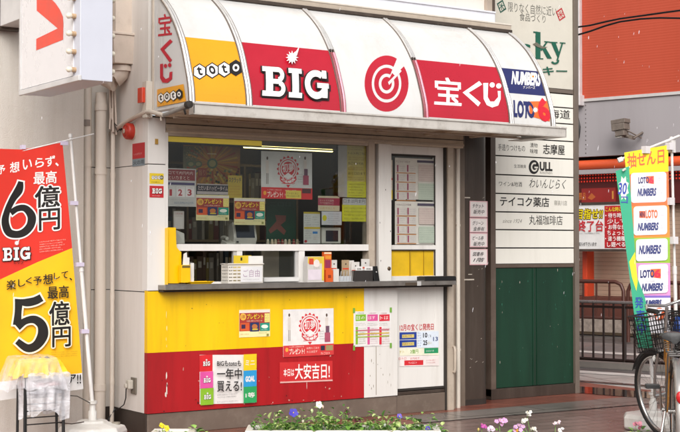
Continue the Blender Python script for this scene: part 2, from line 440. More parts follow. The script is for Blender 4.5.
# door
m = MB(); dy = .045
m.box(2.262, 2.295, dy, dy+.04, .21, 2.285, WHITE2); m.box(2.767, 2.862, dy, dy+.04, .21, 2.285, WHITE2)
m.box(2.295, 2.767, dy, dy+.04, 2.205, 2.285, WHITE2); m.box(2.295, 2.767, dy, dy+.04, 1.391, 1.434, WHITE2); m.box(2.295, 2.767, dy, dy+.04, .21, 1.169, WHITE2)
m.box(2.289, 2.773, dy-.004, dy+.01, 2.196, 2.212, RUBB); m.box(2.289, 2.773, dy-.004, dy+.01, 1.386, 1.396, RUBB)
m.box(2.764, 2.772, dy-.004, dy+.01, 1.434, 2.205, RUBB); m.box(2.289, 2.296, dy-.004, dy+.01, 1.434, 2.205, RUBB); m.box(2.764, 2.772, dy-.004, dy+.01, 1.169, 1.391, RUBB)
door = m.build('door', K, bevel=.002)
m = MB(); m.box(2.296, 2.764, dy+.018, dy+.023, 1.434, 2.196, GLASS); m.build('door_glass', door)
m = MB(); yb = surf('yellow_blind', '#d9ae10', rough=.6, var=.15, scale=8); m.box(2.296, 2.764, dy+.016, dy+.022, 1.169, 1.386, yb)
m.box(2.50, 2.512, dy+.008, dy+.016, 1.169, 1.386, surf('dark_yellow_strip', '#a8850c', rough=.6)); m.box(2.65, 2.657, dy+.010, dy+.016, 1.169, 1.386, surf('dark_yellow_strip', '#a8850c')); m.build('yellow_blind', door)  # two darker yellow strips on the front of the blind
m = MB(); m.tube([(2.93, -.02, 0.55), (2.93, -.03, .52), (2.93, -.03, .36), (2.93, -.02, .33)], .012, BEIGE); m.tube([(2.93,.05,.55),(2.93,-.02,.55)], .01, BEIGE); m.tube([(2.93,.05,.33),(2.93,-.02,.33)], .01, BEIGE); m.build('door_handle', door)
for z in (1.68, 1.25, 2.1):
    m = MB(); m.tube([(2.872, dy-.012, z-.04), (2.872, dy-.012, z+.04)], .009, BEIGE, n=10); m.build('hinge', door)
m = MB(); m.box(2.33, 2.875, .03, .30, 0, .155, PLINTH); m.box(2.33, 2.90, .035, .30, .158, .185, DARKM); m.box(2.33, 2.88, .040, .3, .190, .207, RUBB); m.build('door_sill', K, bevel=.003)
m = MB(); m.box(2.862, 2.880, .02, .09, .0, 2.285, RUBB); m.box(2.880, 2.940, .0, .10, .0, 2.285, BEIGE); m.box(2.940, 2.952, .015, .1, 0, 2.285, RUBB); m.box(2.952, 3.0, .05, .25, 0, 2.4, surf('door_jamb', '#8b7b6b', rough=.5, var=.15)); m.build('door_frame', K, bevel=.002)
m = MB(); m.box(3.0, 3.22, .19, .26, 0, 2.5, surf('tan_infill', '#75675a', rough=.5, var=.2, scale=6)); m.box(2.96, 3.0, .25, 1.7, 0, 2.45, INTW); m.build('end_wall', K)
# counter outside
m = MB(); m.box(.085, 2.87, -.125, .0, 1.092, 1.128, STEEL); m.box(.085, 2.87, -.125, -.121, 1.128, 1.134, STEEL); m.box(.09, 2.86, -.08, .0, 1.075, 1.092, RUBB)
m.build('counter_ledge', K, bevel=.003)
# interior
m = MB(); m.box(.03, 2.96, 1.70, 1.75, 0, 2.42, INTW); m.box(.05, .07, .62, 1.7, 0, 2.42, INTW); m.box(.03, 2.96, .3, 1.70, 0, .03, INTW)
m.box(1.9, 2.1, 1.5, 1.7, .03, 2.2, surf('locker_brown', '#6b5a46')); m.box(.3, .9, 1.4, 1.7, .03, 1.5, surf('cabinet_grey', '#6c665c')); m.box(1.25, 1.7, 1.45, 1.7, .03, 1.8, surf('cabinet_tan', '#75634c')); m.box(.95, .98, .6, .62, .03, 2.39, surf('cabinet_grey', '#6c665c')); m.box(1.15, 1.2, 1.3, 1.7, 0.03, 2.40, surf('inner_partition', '#5d5142', rough=.6)); m.box(2.3, 2.36, 1.0, 1.7, .03, 2.4, surf('inner_partition', '#5d5142'))
q5 = [PY(.5).uv(px, 260)[0] for px in (262, 279, 298)]; m.box(q5[0], q5[1], .50, .52, .03, 1.402, surf('pale_partition', '#c4b6a0', rough=.7)); m.box(q5[1]+.004, q5[2], .51, .53, .03, 1.402, surf('olive_partition', '#5d5a44', rough=.7)); m.build('inner_room', K)
m = MB(); m.box(.17, 2.25, .05, .46, 1.06, 1.112, INTL); m.build('inner_counter', K)
m = MB(); m.box(.17, 2.02, .065, .33, 1.405, 1.432, ALU); m.build('inner_shelf', K)
m = MB(); m.box(.20, 2.0, .10, .12, 2.215, 2.225, DARK); m.box(.17, .22, .10, .14, 2.2, 2.262, INTL); m.build('curtain_rail', K)

# ---- awning
CV = Curved()
aw = MB(); aw.box(.05, 3.54, -.60, -.02, 2.398, 2.412, SOFFIT)
for x in (.5, 1.0, 1.55, 2.1, 2.6, 3.1): aw.box(x, x+.03, -.60, -.02, 2.376, 2.398, SOFFIT)
aw.box(.05, 3.54, -.615, -.59, 2.385, 2.42, SOFFIT)
aw.tube([(.06, -.3, 2.372), (3.45, -.3, 2.372)], .009, BEIGE, n=6)
awning = aw.build('awning', K)
m = MB(); m.box(.03, 3.64, -.675, -.612, 2.362, 2.368, GUT); m.box(.03, 3.64, -.675, -.668, 2.368, 2.442, GUT); m.box(.03, 3.64, -.685, -.66, 2.436, 2.450, GUT); m.box(.03, .038, -.675, -.60, 2.362, 2.442, GUT); m.box(3.632, 3.64, -.675, -.1, 2.362, 2.442, GUT); m.box(3.44, 3.632, -.668, -.60, 2.385, 2.40, GUT)
m.box(3.48, 3.64, -.612, -.1, 2.362, 2.368, GUT); m.build('gutter', awning, bevel=.002)
m = MB(); m.box(.03, 3.545, -.075, .09, 3.345, 3.40, BEIGE); m.box(.03, 3.55, -.085, -.075, 3.335, 3.362, DARKM); m.box(-.01, 3.55, -.08, .09, 3.40, 3.415, PIPEW); m.build('top_rail', awning, bevel=.004)
def xa(px, py=112): return CV.uv(px, py)[0]
R = [.035, xa(249, 106), xa(343, 112), xa(425.5, 117), xa(511.3, 123), 3.525]
prof = [(y, z) for y, z in Curved.prof[1:]]
def smooth_prof(n=22):
    zs = [2.445+(3.36-2.445)*i/n for i in range(n+1)]; return [(CV.Y(z)[0], z) for z in zs]
for x in R:
    m = MB(); sp_ = smooth_prof(34); pink = x in (R[2], R[3]); lo = [q for q in sp_ if q[1] < 2.95]; hi = [q for q in sp_ if q[1] > 2.93]
    for dx, r in ((-.011, .011), (.011, .010)):
        if pink: m.tube([(x+dx, y-.006, z) for y, z in lo], r*1.25, ACRYD if dx > 0 else ARED2, n=6); m.tube([(x+dx, y-.009, z) for y, z in hi], r, ALU, n=6)
        else: m.tube([(x+dx, y-.008, z) for y, z in sp_], r, ALU, n=6)
    for dx in (0, -.024, .024): m.tube([(x+dx, y-.004, z) for y, z in sp_], .005, surf('rib_seal', '#6b6058', rough=.7), n=5)
    m.build('rib', awning)
def panel(i, fn, lo=2.455):
    a, b = R[i]+.02, R[i+1]-.02
    P = Print(CV, d0=-.0005, step=.0005); P.put([(a, lo), (b, lo), (b, 3.359), (a, 3.359)], [(0,1,2,3)], ACRY)
    fn(P, a, b); P.build('sign_panel', awning, fix=False)
def toto_marks(P, pts, rx, ry, fs):
    for i, (c, (x, y)) in enumerate(zip('toto', pts)):
        d = i == 3
        hexa = lambda k: [(x+rx*k*math.cos(rad(60*j+30)), y+ry*k*math.sin(rad(60*j+30))) for j in range(6)]
        P.poly(hexa(1.15), '#1a1613'); P.poly(hexa(.98), '#1a1613' if d else '#f3f0ea')
        if d: P.el(x, y, rx*.52, ry*.52, '#f3f0ea'); P.el(x, y, rx*.25, ry*.25, '#1a1613')
        else: P.t(c, x-rx*fs*(.75 if c == 't' else 1), y-ry*fs*1.3, x+rx*fs*(.75 if c == 't' else 1), y+ry*fs, '#1a1613', bold=.03)
def f0(P, a, b):
    P.put([(a, 2.462), (b, 2.462), (b, 2.945), (a, 2.945)], [(0,1,2,3)], AYEL)
    toto_marks(P, [(199.5, 71.5), (212, 70.5), (224, 69.5), (235.5, 68)], 6.4, 7.2, .45)
RAY = '#f6f2ee'
def star(P, cx, cy, r, mat, n=12, tail=True):
    pts = []
    for k in range(2*n):
        q = math.pi*k/n; rr = r*(1.0 if k % 2 == 0 else .55); pts.append((cx+rr*math.cos(q), cy-rr*math.sin(q)*1.05))
    P.poly(pts, mat)
    if tail: P.poly([(cx+r*.2, cy-r*.4), (cx+r*1.15, cy-r*1.7), (cx+r*.7, cy-r*.2)], mat)
def BIG(P, x0, y0, x1, y1, white='#f4f1ec', dark='#2a1d1c', sk=None, sh=.03):
    """slab-serif three-letter word with a drop shadow, in uv of the plane"""
    A, U, V = P.frame(x0, y0, x1, y1, sk)
    def G(polys, off, e, mat):
        mat = ink(mat)
        for (bx0, by0, bx1, by1) in polys:
            P.lay(False); q = [(bx0-e, by0-e*1.5), (bx1+e, by0-e*1.5), (bx1+e, by1+e*1.5), (bx0-e, by1+e*1.5)]
            P.put([(A[0]+U[0]*(a+off[0])+V[0]*(b+off[1]), A[1]+U[1]*(a+off[0])+V[1]*(b+off[1])) for a, b in q], [(0,1,2,3)], mat, hold=True)
    def arcs(cx, cy, ro, ri, kx, ky, a0, a1, off, e, mat, n=16):
        mat = ink(mat); pts = []
        for k in range(n+1):
            q = rad(a0+(a1-a0)*k/n)
            for r, s_ in ((ro, 1), (ri, -1)):
                a = cx+(r*kx+s_*e)*math.cos(q)+off[0]; b = cy+(r*ky+s_*e*1.5)*math.sin(q)+off[1]
                pts.append((A[0]+U[0]*a+V[0]*b, A[1]+U[1]*a+V[1]*b))
        P.put(pts, [(2*k, 2*k+1, 2*k+3, 2*k+2) for k in range(n)], mat)
    for off, e, mat in (((sh, -sh*1.2), .018, dark), ((0, 0), .018, dark), ((0, 0), 0, white)):
        P.lay(False)
        G([(0, 0, .2, .17), (0, .83, .2, 1), (.05, 0, .155, 1), (.15, 0, .25, .17), (.15, .83, .25, 1), (.15, .42, .26, .58)], off, e, mat)
        arcs(.24, .27, .27, .10, .36, 1, -90, 90, off, e, mat); arcs(.23, .74, .26, .09, .36, 1, -90, 90, off, e, mat)
        G([(.39, 0, .59, .17), (.39, .83, .59, 1), (.44, 0, .54, 1)], off, e, mat)
        arcs(.81, .5, .5, .27, .36, 1, 50, 335, off, e, mat, 28)
        G([(.82, .38, 1.0, .55), (.90, .05, .98, .5), (.90, .72, .97, 1.0)], off, e, mat)
def f1(P, a, b):
    P.put([(a, 2.462), (b, 2.462), (b, 2.948), (a, 2.948)], [(0,1,2,3)], ARED)
    BIG(P, 261, 67, 327, 96, sk=4.5); star(P, 290.5, 59, 6.5, RAY)
def f2(P, a, b):
    cx, cy = 386.5, 83.5
    for r0, r1 in ((14.8, 22), (7.8, 12.4), (0.1, 5.2)): P.ring(cx, cy, r0, r1, 1.28, ARED, 62 if r1 > 6 else 0, 398 if r1 > 6 else 360, 44)
    P.poly([(cx+1, cy-2), (cx+10.5, cy-17), (cx+15, cy-12.5), (cx+2.5, cy+1.5)], ACRY); P.poly([(cx+.2, cy-.2), (cx+5.5, cy-10.5), (cx+8.0, cy-8)], ARED)
def f3(P, a, b):
    P.put([(a+.002, 2.462), (b, 2.462), (b, 2.945), (a+.002, 2.945)], [(0,1,2,3)], ARED)
    P.t('宝', 434.5, 77, 461, 104, RAY, bold=.035, sk=1.6); 
    P.poly([(479, 81), (462.5, 92.5), (478, 106.5), (480.5, 102.8), (468.5, 92.7), (482, 84.5)], RAY)
    P.poly([(483, 83), (488, 83), (487.5, 97), (490, 101.5), (494, 101.5), (498, 97), (497.5, 91), (500.5, 91), (500.5, 99), (498, 105.5), (492, 107.5), (486.5, 105), (483.5, 99)], RAY)
    P.el(492, 85, 2.6, 2.6, RAY); P.el(498.5, 86, 2.6, 2.6, RAY)
def f4(P, a, b):
    P.put([(a, 2.72), (b, 2.72), (b, 2.945), (a, 2.945)], [(0,1,2,3)], ink('#262a5e'))
    P.poly([(530, 73.5), (535.5, 74), (534, 79.5), (529.5, 79)], '#e8832c'); P.t('NUMBERS', 511.5, 71.5, 540.5, 83.5, '#f2efe9', bold=.045, shear=.25, sk=2.0)
    P.t('ナンバーズ', 523, 85.5, 535, 88.5, '#e8e4dd', sk=.6, bold=.02)
    P.poly([(529, 101.5), (550, 101), (549.5, 121.5), (529, 116)], '#e8692b')
    P.t('LOT', 513.5, 101, 528, 116, '#262a5e', bold=.05, sk=1.5); P.t('O', 527, 102.5, 533.5, 117, '#262a5e', bold=.05); star(P, 535, 110, 3.0, '#f6f0e4', 9, False)
    P.t('6', 538.5, 100, 548, 120, '#cf1f30', bold=.05)
for i, f in enumerate((f0, f1, f2, f3, f4)): panel(i, f)
# end panels of the awning
def endp(x, name, side):
    pts = [(x, y, z) for y, z in smooth_prof(30)]+[(x, -.02, 2.42), (x, -.60, 2.42)]
    P = Print(PX(x) if side < 0 else PX(x), d0=.001, step=.0008); P.extr(pts, (.012, 0, 0), ACRY)
    if side < 0:
        P.t('宝', 158.5, 15, 172, 36, '#c01a30', bold=.03, sk=-1.5)
        P.poly([(170.5, 39), (160.5, 49), (170, 62.5), (172.5, 60), (164.5, 49.5), (173, 41.5)], '#c01a30')
        P.poly([(160.5, 64), (163.5, 63.5), (163.5, 76), (166, 79), (169.5, 77.5), (170, 72), (172.8, 71.5), (172.5, 79), (168, 82.8), (163, 82.5), (160.5, 78)], '#c01a30'); P.el(166, 65.8, 1.7, 2, '#c01a30'); P.el(170.3, 65, 1.7, 2, '#c01a30')
        P.poly([(157.8, 89.5), (184.3, 84), (186.8, 101.3), (157.8, 107)], AYEL)
        toto_marks(P, [(161.8, 98), (168.2, 96.8), (174.8, 95.6), (181, 94.2)], 3.3, 4.8, .45)
    P.build(name, awning, fix=False)
    m = MB(); m.tube([(x, y, z) for y, z in smooth_prof()], .012, BEIGE, n=6); m.tube([(x, -.63, 2.43), (x, -.03, 2.43)], .014, ALU, n=6); m.tube([(x, -.045, 2.43), (x, -.045, 3.36)], .014, BEIGE, n=6); m.build('end_trim', awning)
endp(.02, 'end_panel', -1); endp(3.536, 'end_panel', 1)
# fascia strip above the awning
m = MB(); a_, b_ = .9, 3.42; m.box(a_, b_, .0, .1, 3.42, 3.52, surf('cool_white_steel', '#dfe0e8', rough=.4)); m.box(a_, b_, -.012, .0, 3.51, 3.525, surf('cool_white_steel', '#dfe0e8')); m.build('top_fascia', awning, bevel=.003)

# fluorescent tube inside the window (lit)
T = thing('fluorescent_lamp', (.9, .5, 2.2), 'long fluorescent lamp glowing inside the top of the serving window', 'lamp')
m = MB(); m.box(1.10, 2.02, .47, .53, 2.262, 2.30, INTL); m.box(1.10, 2.02, .49, .51, 2.30, 2.40, INTL); m.build('fixture', T)
tube_m = surf('glowing_tube', '#f5e39a', emit=3.2, var=0)
m = MB(); m.tube([(1.12, .5, 2.25), (2.00, .5, 2.25)], .013, tube_m, n=10); m.build('tube', T)
T2 = thing('yellow_light_cover', (.5, .2, 2.2), 'long yellow strip hung across the top left of the serving window', 'strip')
yc = surf('yellow_cover', '#f5cf2a', rough=.5, emit=.25)
m = MB(); a = PY(.12); x0 = a.uv(168, 140)[0]; x1 = a.uv(262, 145)[0]; z1 = a.uv(200, 137.5)[1]; z0 = a.uv(200, 143)[1]
m.box(x0, x1, .12, .15, z0, z1, yc); m.build('cover', T2, bevel=.003)
m = MB(); m.box(x0+.1, x0+.12, .13, .14, z1, 2.40, DARK); m.build('hanger', T2); m = MB(); m.box(x1-.1, x1-.08, .13, .14, z1, 2.40, DARK); m.build('hanger', T2)
# ------------------------------------------------------------------ notices and posters (each sheet of paper is a thing)
FR = PY(-.0015); WG = PY(.036)
W_ = '#e2deda'; RD = '#c01f2a'; BK = '#1d1a19'; YP = '#ece34a'
def poster(fn, pl, name, label, cat='poster', group=None, d0=.001, step=.00016):
    P = Print(pl, d0=d0, step=step); fn(P); o = P.build(name, fix=False); return tag(o, label, cat, group)
def prize(x0, y0, x1, y1):            # small red-and-yellow prize flyer
    w, h = x1-x0, y1-y0; X = lambda a: x0+w*a; Y = lambda b: y0+h*b
    def f(P):
        P.sheet(x0, y0, x1, y1, '#efe3a6'); P.q(X(.01), Y(.03), X(.99), Y(.12), '#e9dcd0'); P.q(X(.01), Y(.12), X(.99), Y(.78), '#a83a30')
        P.el(X(.13), Y(.27), w*.10, h*.13, '#e8b24a'); P.t('3等', X(.07), Y(.2), X(.19), Y(.34), '#8f2a20')
        P.t('プレゼント', X(.25), Y(.16), X(.78), Y(.34), '#f3d23c', bold=.05, out=.05, oc='#7a1518'); P.lines(X(.25), Y(.37), X(.75), Y(.46), 1, '#f0e2c8')
        P.q(X(.82), Y(.14), X(.98), Y(.46), '#e6d77c'); P.lines(X(.84), Y(.18), X(.96), Y(.44), 3, '#8a6a2a')
        P.q(X(.03), Y(.49), X(.32), Y(.78), '#d2592e'); P.q(X(.35), Y(.47), X(.64), Y(.80), '#23305e'); P.q(X(.67), Y(.49), X(.98), Y(.78), '#1e8f78')
        P.q(X(.07), Y(.55), X(.20), Y(.70), '#3b2748'); P.el(X(.5), Y(.62), w*.09, h*.09, '#b9713c'); P.q(X(.42), Y(.70), X(.6), Y(.75), '#c9b23c'); P.el(X(.82), Y(.62), w*.11, h*.07, '#e3e8d8'); P.lines(X(.7), Y(.70), X(.95), Y(.77), 1, '#e8efe0')
        P.lines(X(.04), Y(.87), X(.35), Y(.93), 1, '#b02a25'); P.lines(X(.62), Y(.82), X(.93), Y(.88), 1, '#2a7a52'); P.q(X(.88), Y(.88), X(.95), Y(.96), '#8a8a4a')
    return f
poster(prize(239, 309.5, 270, 337), FR, 'prize_flyer', 'small red and cream prize flyer stuck on the yellow panel below the counter', 'flyer', 'red and cream prize flyers')
poster(prize(196, 195, 229, 220.5), WG, 'prize_flyer', 'red and cream prize flyer on the window, touching the white 1 2 3 sheet', 'flyer', 'red and cream prize flyers')
poster(prize(234, 198, 265, 225), WG, 'prize_flyer', 'red and cream prize flyer on the window above the white ticket terminal', 'flyer', 'red and cream prize flyers')
def rosette(x0, y0, x1, y1, note):
    w, h = x1-x0, y1-y0; X = lambda a: x0+w*a; Y = lambda b: y0+h*b
    def f(P):
        P.sheet(x0, y0, x1, y1, W_); R1 = '#cf2a33'; cx, cy, r = X(.53), Y(.36), w*.205
        pts = [(cx+r*(1+.09*math.cos(16*math.pi*2*k/128))*math.cos(2*math.pi*k/128), cy+r*1.17*(1+.09*math.cos(16*math.pi*2*k/128))*math.sin(2*math.pi*k/128)) for k in range(128)]
        P.poly(pts, R1); P.ring(cx, cy, r*.80, r*.90, 1.17, W_); P.ring(cx, cy, r*.58, r*.72, 1.17, W_)
        P.el(cx, cy, r*.62, r*.7, R1); P.t('初夢', X(.42), Y(.24), X(.64), Y(.43), W_, bold=.03, sk=0); P.poly([(cx-r*.5, cy+r*.75), (cx, cy+r*.35), (cx+r*.5, cy+r*.75), (cx, cy+r*.95)], W_)
        P.ring(cx, Y(.53), r*.35, r*.85, .8, R1, 195, 345, 14); P.ring(cx, Y(.53), r*.45, r*.75, .8, W_, 200, 340, 14)
        P.t('宝くじ', X(.40), Y(.58), X(.66), Y(.68), R1, bold=.02); P.poly([(cx-r*.2, Y(.70)), (cx+r*.2, Y(.70)), (cx, Y(.76))], R1)
        # faint standing figures left and right of the rosette
        for a, c1, c2 in ((.12, '#8a7f78', '#b7a99f'), (.86, '#a88f88', '#b04a58')):
            P.el(X(a), Y(.13), w*.018, h*.035, '#5c4a42'); P.poly([(X(a-.03), Y(.18)), (X(a+.03), Y(.18)), (X(a+.025), Y(.45)), (X(a-.025), Y(.45))], '#d5ccc3'); P.q(X(a-.02), Y(.45), X(a-.008), Y(.68), c1); P.q(X(a+.008), Y(.45), X(a+.02), Y(.68), c1)
        P.q(X(.82), Y(.50), X(.93), Y(.70), '#a55064'); P.lines(X(.72), Y(.45), X(.82), Y(.66), 4, '#5a5052', .3); P.q(X(.84), Y(.36), X(.91), Y(.5), '#6a4a5c')
        P.q(x0, Y(.76), x1, y1, '#cf3a3a', hold=False); P.el(X(.07), Y(.87), w*.03, h*.045, '#e8a03c'); P.t('プレゼント!', X(.12), Y(.84), X(.42), Y(.96), '#f0e6d8', bold=.04); P.lines(X(.12), Y(.78), X(.44), Y(.83), 1, '#f0dcd0'); P.lines(X(.46), Y(.79), X(.72), Y(.95), 2, '#f0dcd0')
        if note: P.q(X(.48), Y(.82), X(.78), Y(.99), '#d9c85a'); P.lines(X(.5), Y(.85), X(.76), Y(.97), 2, '#4a4438', .5); P.q(X(.8), Y(.78), X(.97), Y(.88), '#5a3a3a')
        else: P.q(X(.74), Y(.78), X(.82), Y(.88), '#2a2a3c'); P.q(X(.84), Y(.77), X(.98), Y(.88), '#9a8a5c'); P.lines(X(.74), Y(.90), X(.97), Y(.98), 1, '#f0dcd0')
    return f
poster(rosette(283, 309, 333.5, 356, False), FR, 'rosette_poster', 'white poster with red rosette straddling the yellow and red panels below the counter', 'poster', 'white posters with a red rosette')
poster(rosette(261, 152, 312, 199, True), WG, 'rosette_poster', 'white poster with red rosette hanging in the middle of the serving window', 'poster', 'white posters with a red rosette')
def f(P):
    P.sheet(279.5, 362.5, 332.5, 383, '#c42a2c', sk=-2.2); P.t('本日は', 283.5, 369, 294, 376.5, '#efe9e2', bold=.03, sk=-.4)
    P.t('大安吉日!', 295, 364.5, 329.5, 379.5, '#f2ede6', bold=.035, sk=-1.2); P.q(280, 381.8, 332.5, 383.3, '#d9a8a0', sk=-2.2)
poster(f, FR, 'red_notice', 'red strip notice with big white characters on the red panel below the counter', 'notice')
def f(P):
    x0, y0, x1, y1 = 199.5, 355, 255, 404.5
    P.sheet(x0, y0, x1, y1, W_, sk=-1.5)
    for i, c in enumerate(('#d3252b', '#d9539c', '#86b52c')):
        P.q(x0, y0+16.6*i-.0, x0+13, y0+16.6*(i+1), c); BIG(P, x0+3.2, y0+6.5+16.6*i, x0+10, y0+10.8+16.6*i, sh=.05); star(P, x0+6.5, y0+5+16.6*i, 1.1, W_, 8, False)
    for i, (c, t_) in enumerate((('#e9c31b', 'ミニ'), ('#2b94cc', 'GOAL'), ('#2a9a57', '1等'))):
        P.q(x1-13, y0+16.2*i-1, x1, y0+16.2*(i+1)-1, c); P.t(t_, x1-11, y0+5+16.2*i, x1-2, y0+10+16.2*i, W_, bold=.06)
    P.t('BIGもtotoも', 215.5, 360.5, 239.5, 366, BK, bold=.04, sk=-.3); P.t('一年中', 215.5, 368.5, 240, 379, BK, bold=.04, sk=-.4); P.t('買える!', 215.5, 381, 240, 391.5, BK, bold=.03, sk=-.4)
    P.lines(215.5, 393, 239, 398, 2, '#4a4644', .4); P.lines(215.5, 400, 240, 402.5, 1, '#8a8684', .5)
poster(f, FR, 'year_round_poster', 'white poster with coloured side tabs and black characters low on the red panel')
def calendar(P):
    x0, y0, x1, y1 = 353.5, 311.5, 391, 347
    P.sheet(x0, y0, x1, y1, '#dedad6', sk=-1)
    for i, (c, c2) in enumerate((('#7fb02c', '#4f8a1a'), ('#d0508e', '#a83a70'), ('#cf2a3c', '#a01a28'))):
        a = x0+2+11.8*i; P.q(a, y0+3, a+10.3, y0+9.5, c); P.lines(a+1, y0+4.2, a+9.5, y0+8.5, 1, '#eee9e0', .6); P.lines(a+1.5, y0+.8, a+9, y0+2.6, 1, c2, .6)
        P.lines(a, y0+11, a+10.3, y0+14.5, 2, '#7a6e6a', .35); P.q(a, y0+15.5, a+2.3, y0+33, c, hold=False); P.lines(a+3, y0+16, a+10.4, y0+33, 8, c2 if i else '#6a7a4a', .4, .1)
    for y, c in ((y0+21.5, '#c7a83c'), (y0+24.5, '#9ab03c'), (y0+18, '#c0707a')): P.q(x0+2, y, x1-2, y+1.1, c)
    P.lines(x0+2, y0+34, x1-3, y1-.3, 1, '#7a7672', .5, .5)
    for (a, b) in ((x0-.8, y0-3.5), (x1-1.5, y0-4), (x0-.8, y1-1.5), (x1-1.5, y1-4)): P.q(a, b, a+2, b+5, '#6fa23c')
poster(calendar, PY(-.0005), 'price_calendar', 'white three column chart fixed with green tape to the white panel below the counter', 'chart')
DP = PY(.0445)
def f(P):
    x0, y0, x1, y1 = 397.5, 323, 438.5, 367
    P.t('12月の宝くじ発売日', 399.6, 324.5, 433.5, 331, '#b8232c', bold=.05, sk=-1.2)
    for i in range(2): P.q(399.4, 332.5+7.8*i, 416.5, 339.7+7.8*i, '#1d3a8c', sk=-.5); P.q(402, 334.5+7.8*i, 414, 337.9+7.8*i, '#c9b86a'); P.lines(402.5, 335+7.8*i, 413.5, 337.5+7.8*i, 1, '#8a2a3a', .6)
    P.q(417, 331.5, 438.5, 348, '#d5dde6', sk=-.6); P.lines(417.5, 332, 421.5, 347, 6, '#2a4a8c', .45); P.t('10', 423, 333, 427, 337.5, BK, bold=.03); P.t('25', 423, 340.5, 427, 345, BK, bold=.03); P.lines(427.6, 334, 431.5, 338, 1, BK, .5); P.lines(427.6, 341, 431.5, 345, 1, '#b09a2a', .5); P.t('13', 433, 337, 437.5, 341, '#3a4a7c', bold=.02)
    P.q(399.4, 348.5, 438.5, 355.8, '#e3e0c8', sk=-.8); P.t('2億円', 410, 349.5, 418, 353.5, '#6a9a2c', bold=.05); P.q(424, 348.2, 438, 353.5, '#1f8a5a', sk=-.4); P.lines(426, 349.8, 436, 352, 1, W_, .6); P.lines(399, 350, 405, 354, 1, '#b9a13c', .5)
    P.q(399.4, 356, 438.5, 366.5, '#e4d8d4', sk=-.8); P.q(404, 360.5, 423, 365.5, '#c9282f', sk=-.5); P.lines(408, 361.7, 418, 364, 1, W_, .6); P.lines(398.5, 357, 408, 360, 1, '#c9282f', .6); P.lines(410, 356.8, 420, 360, 1, '#d0555c', .5); P.lines(426, 359, 437, 364, 2, '#b5323a', .45)
poster(f, DP, 'draw_date_notice', 'blue, green and red date notice stuck low on the white door', 'notice')
# stickers
def f(P): P.sheet(149.5, 173.3, 163.5, 183.8, '#e3c52a'); toto_marks(P, [(153, 177.5), (156.1, 177.5), (159.2, 177.5), (161.6, 177.5)], 1.5, 2.0, .45); P.lines(151, 181, 162, 183, 1, BK, .5)
poster(f, PY(-.0055), 'yellow_sticker', 'small yellow sticker with four dots on the white corner post', 'sticker')
def f(P): P.sheet(149.5, 185.8, 163.5, 197.5, '#c0242c'); BIG(P, 151.8, 188.5, 161.5, 193.5, sh=.05); P.lines(152, 195, 161, 196.5, 1, W_, .5)
poster(f, PY(-.0055), 'red_sticker', 'small red sticker with a white word on the corner post, under the yellow one', 'sticker')
def f(P): P.sheet(132.5, 143, 145, 158.5, '#b8252c'); P.q(132.5, 158.5, 145, 166, '#7f8d94'); P.t('火の用', 133.5, 160, 144, 164.5, '#2a3238', bold=.02); P.lines(134, 152, 144, 156, 1, '#d9a0a0', .4)
poster(f, PX(-.002), 'fire_sticker', 'red and grey sticker on the left side wall beneath the alarm bell', 'sticker')
# window sheets
def f(P):
    P.sheet(166.5, 168.5, 196, 206.5, '#c9c4c0'); P.q(167, 169.5, 195, 180.5, '#8a2f34'); P.lines(168.5, 170.8, 194, 175, 1, '#d5c4bc', .6); P.lines(168.5, 175.5, 194, 180, 1, '#e0d2c4', .6)
    P.q(167, 182.5, 194.5, 185, '#4a3f6a')
    for i, c in enumerate('123'): P.q(167+9.3*i, 186.5, 175.5+9.3*i, 197, '#d9d3d0'); P.t(c, 169+9.3*i+(.8 if c == '1' else 0), 189.5, 172.6+9.3*i-(1.2 if c == '1' else 0), 195.5, '#a3343c', bold=.03); P.lines(168+9.3*i, 187, 175+9.3*i, 188.6, 1, '#6a5a68', .5)
    P.lines(174, 201.5, 194, 204.5, 1, '#4a6a8c', .5); P.lines(167.5, 198.5, 194, 200.5, 1, '#8a8688', .4)
poster(f, WG, 'number_sheet', 'white and maroon sheet numbered 1 2 3 in the top left of the serving window', 'notice')
def f(P):
    P.sheet(228, 175.5, 242, 198, '#bda23a'); P.t('スクラッチ', 228.8, 177.5, 241, 182.5, '#1c2a4a', bold=.03); P.lines(229, 185, 241, 196, 4, '#a3602a', .4)
poster(f, PY(.07), 'scratch_ticket_sheet', 'ochre sheet with dark blue lettering between the two window prize flyers', 'notice')
def f(P):
    P.sheet(197, 184, 228, 194.5, '#b9aeac'); P.q(197, 185, 228, 191.5, '#2c2a35'); P.t('ただいまハッピータイム', 198, 186, 227.5, 190.5, '#d0bcb8', bold=.03)
poster(f, PY(.06), 'dark_banner_strip', 'dark strip notice with white lettering just above the left window flyer', 'notice')
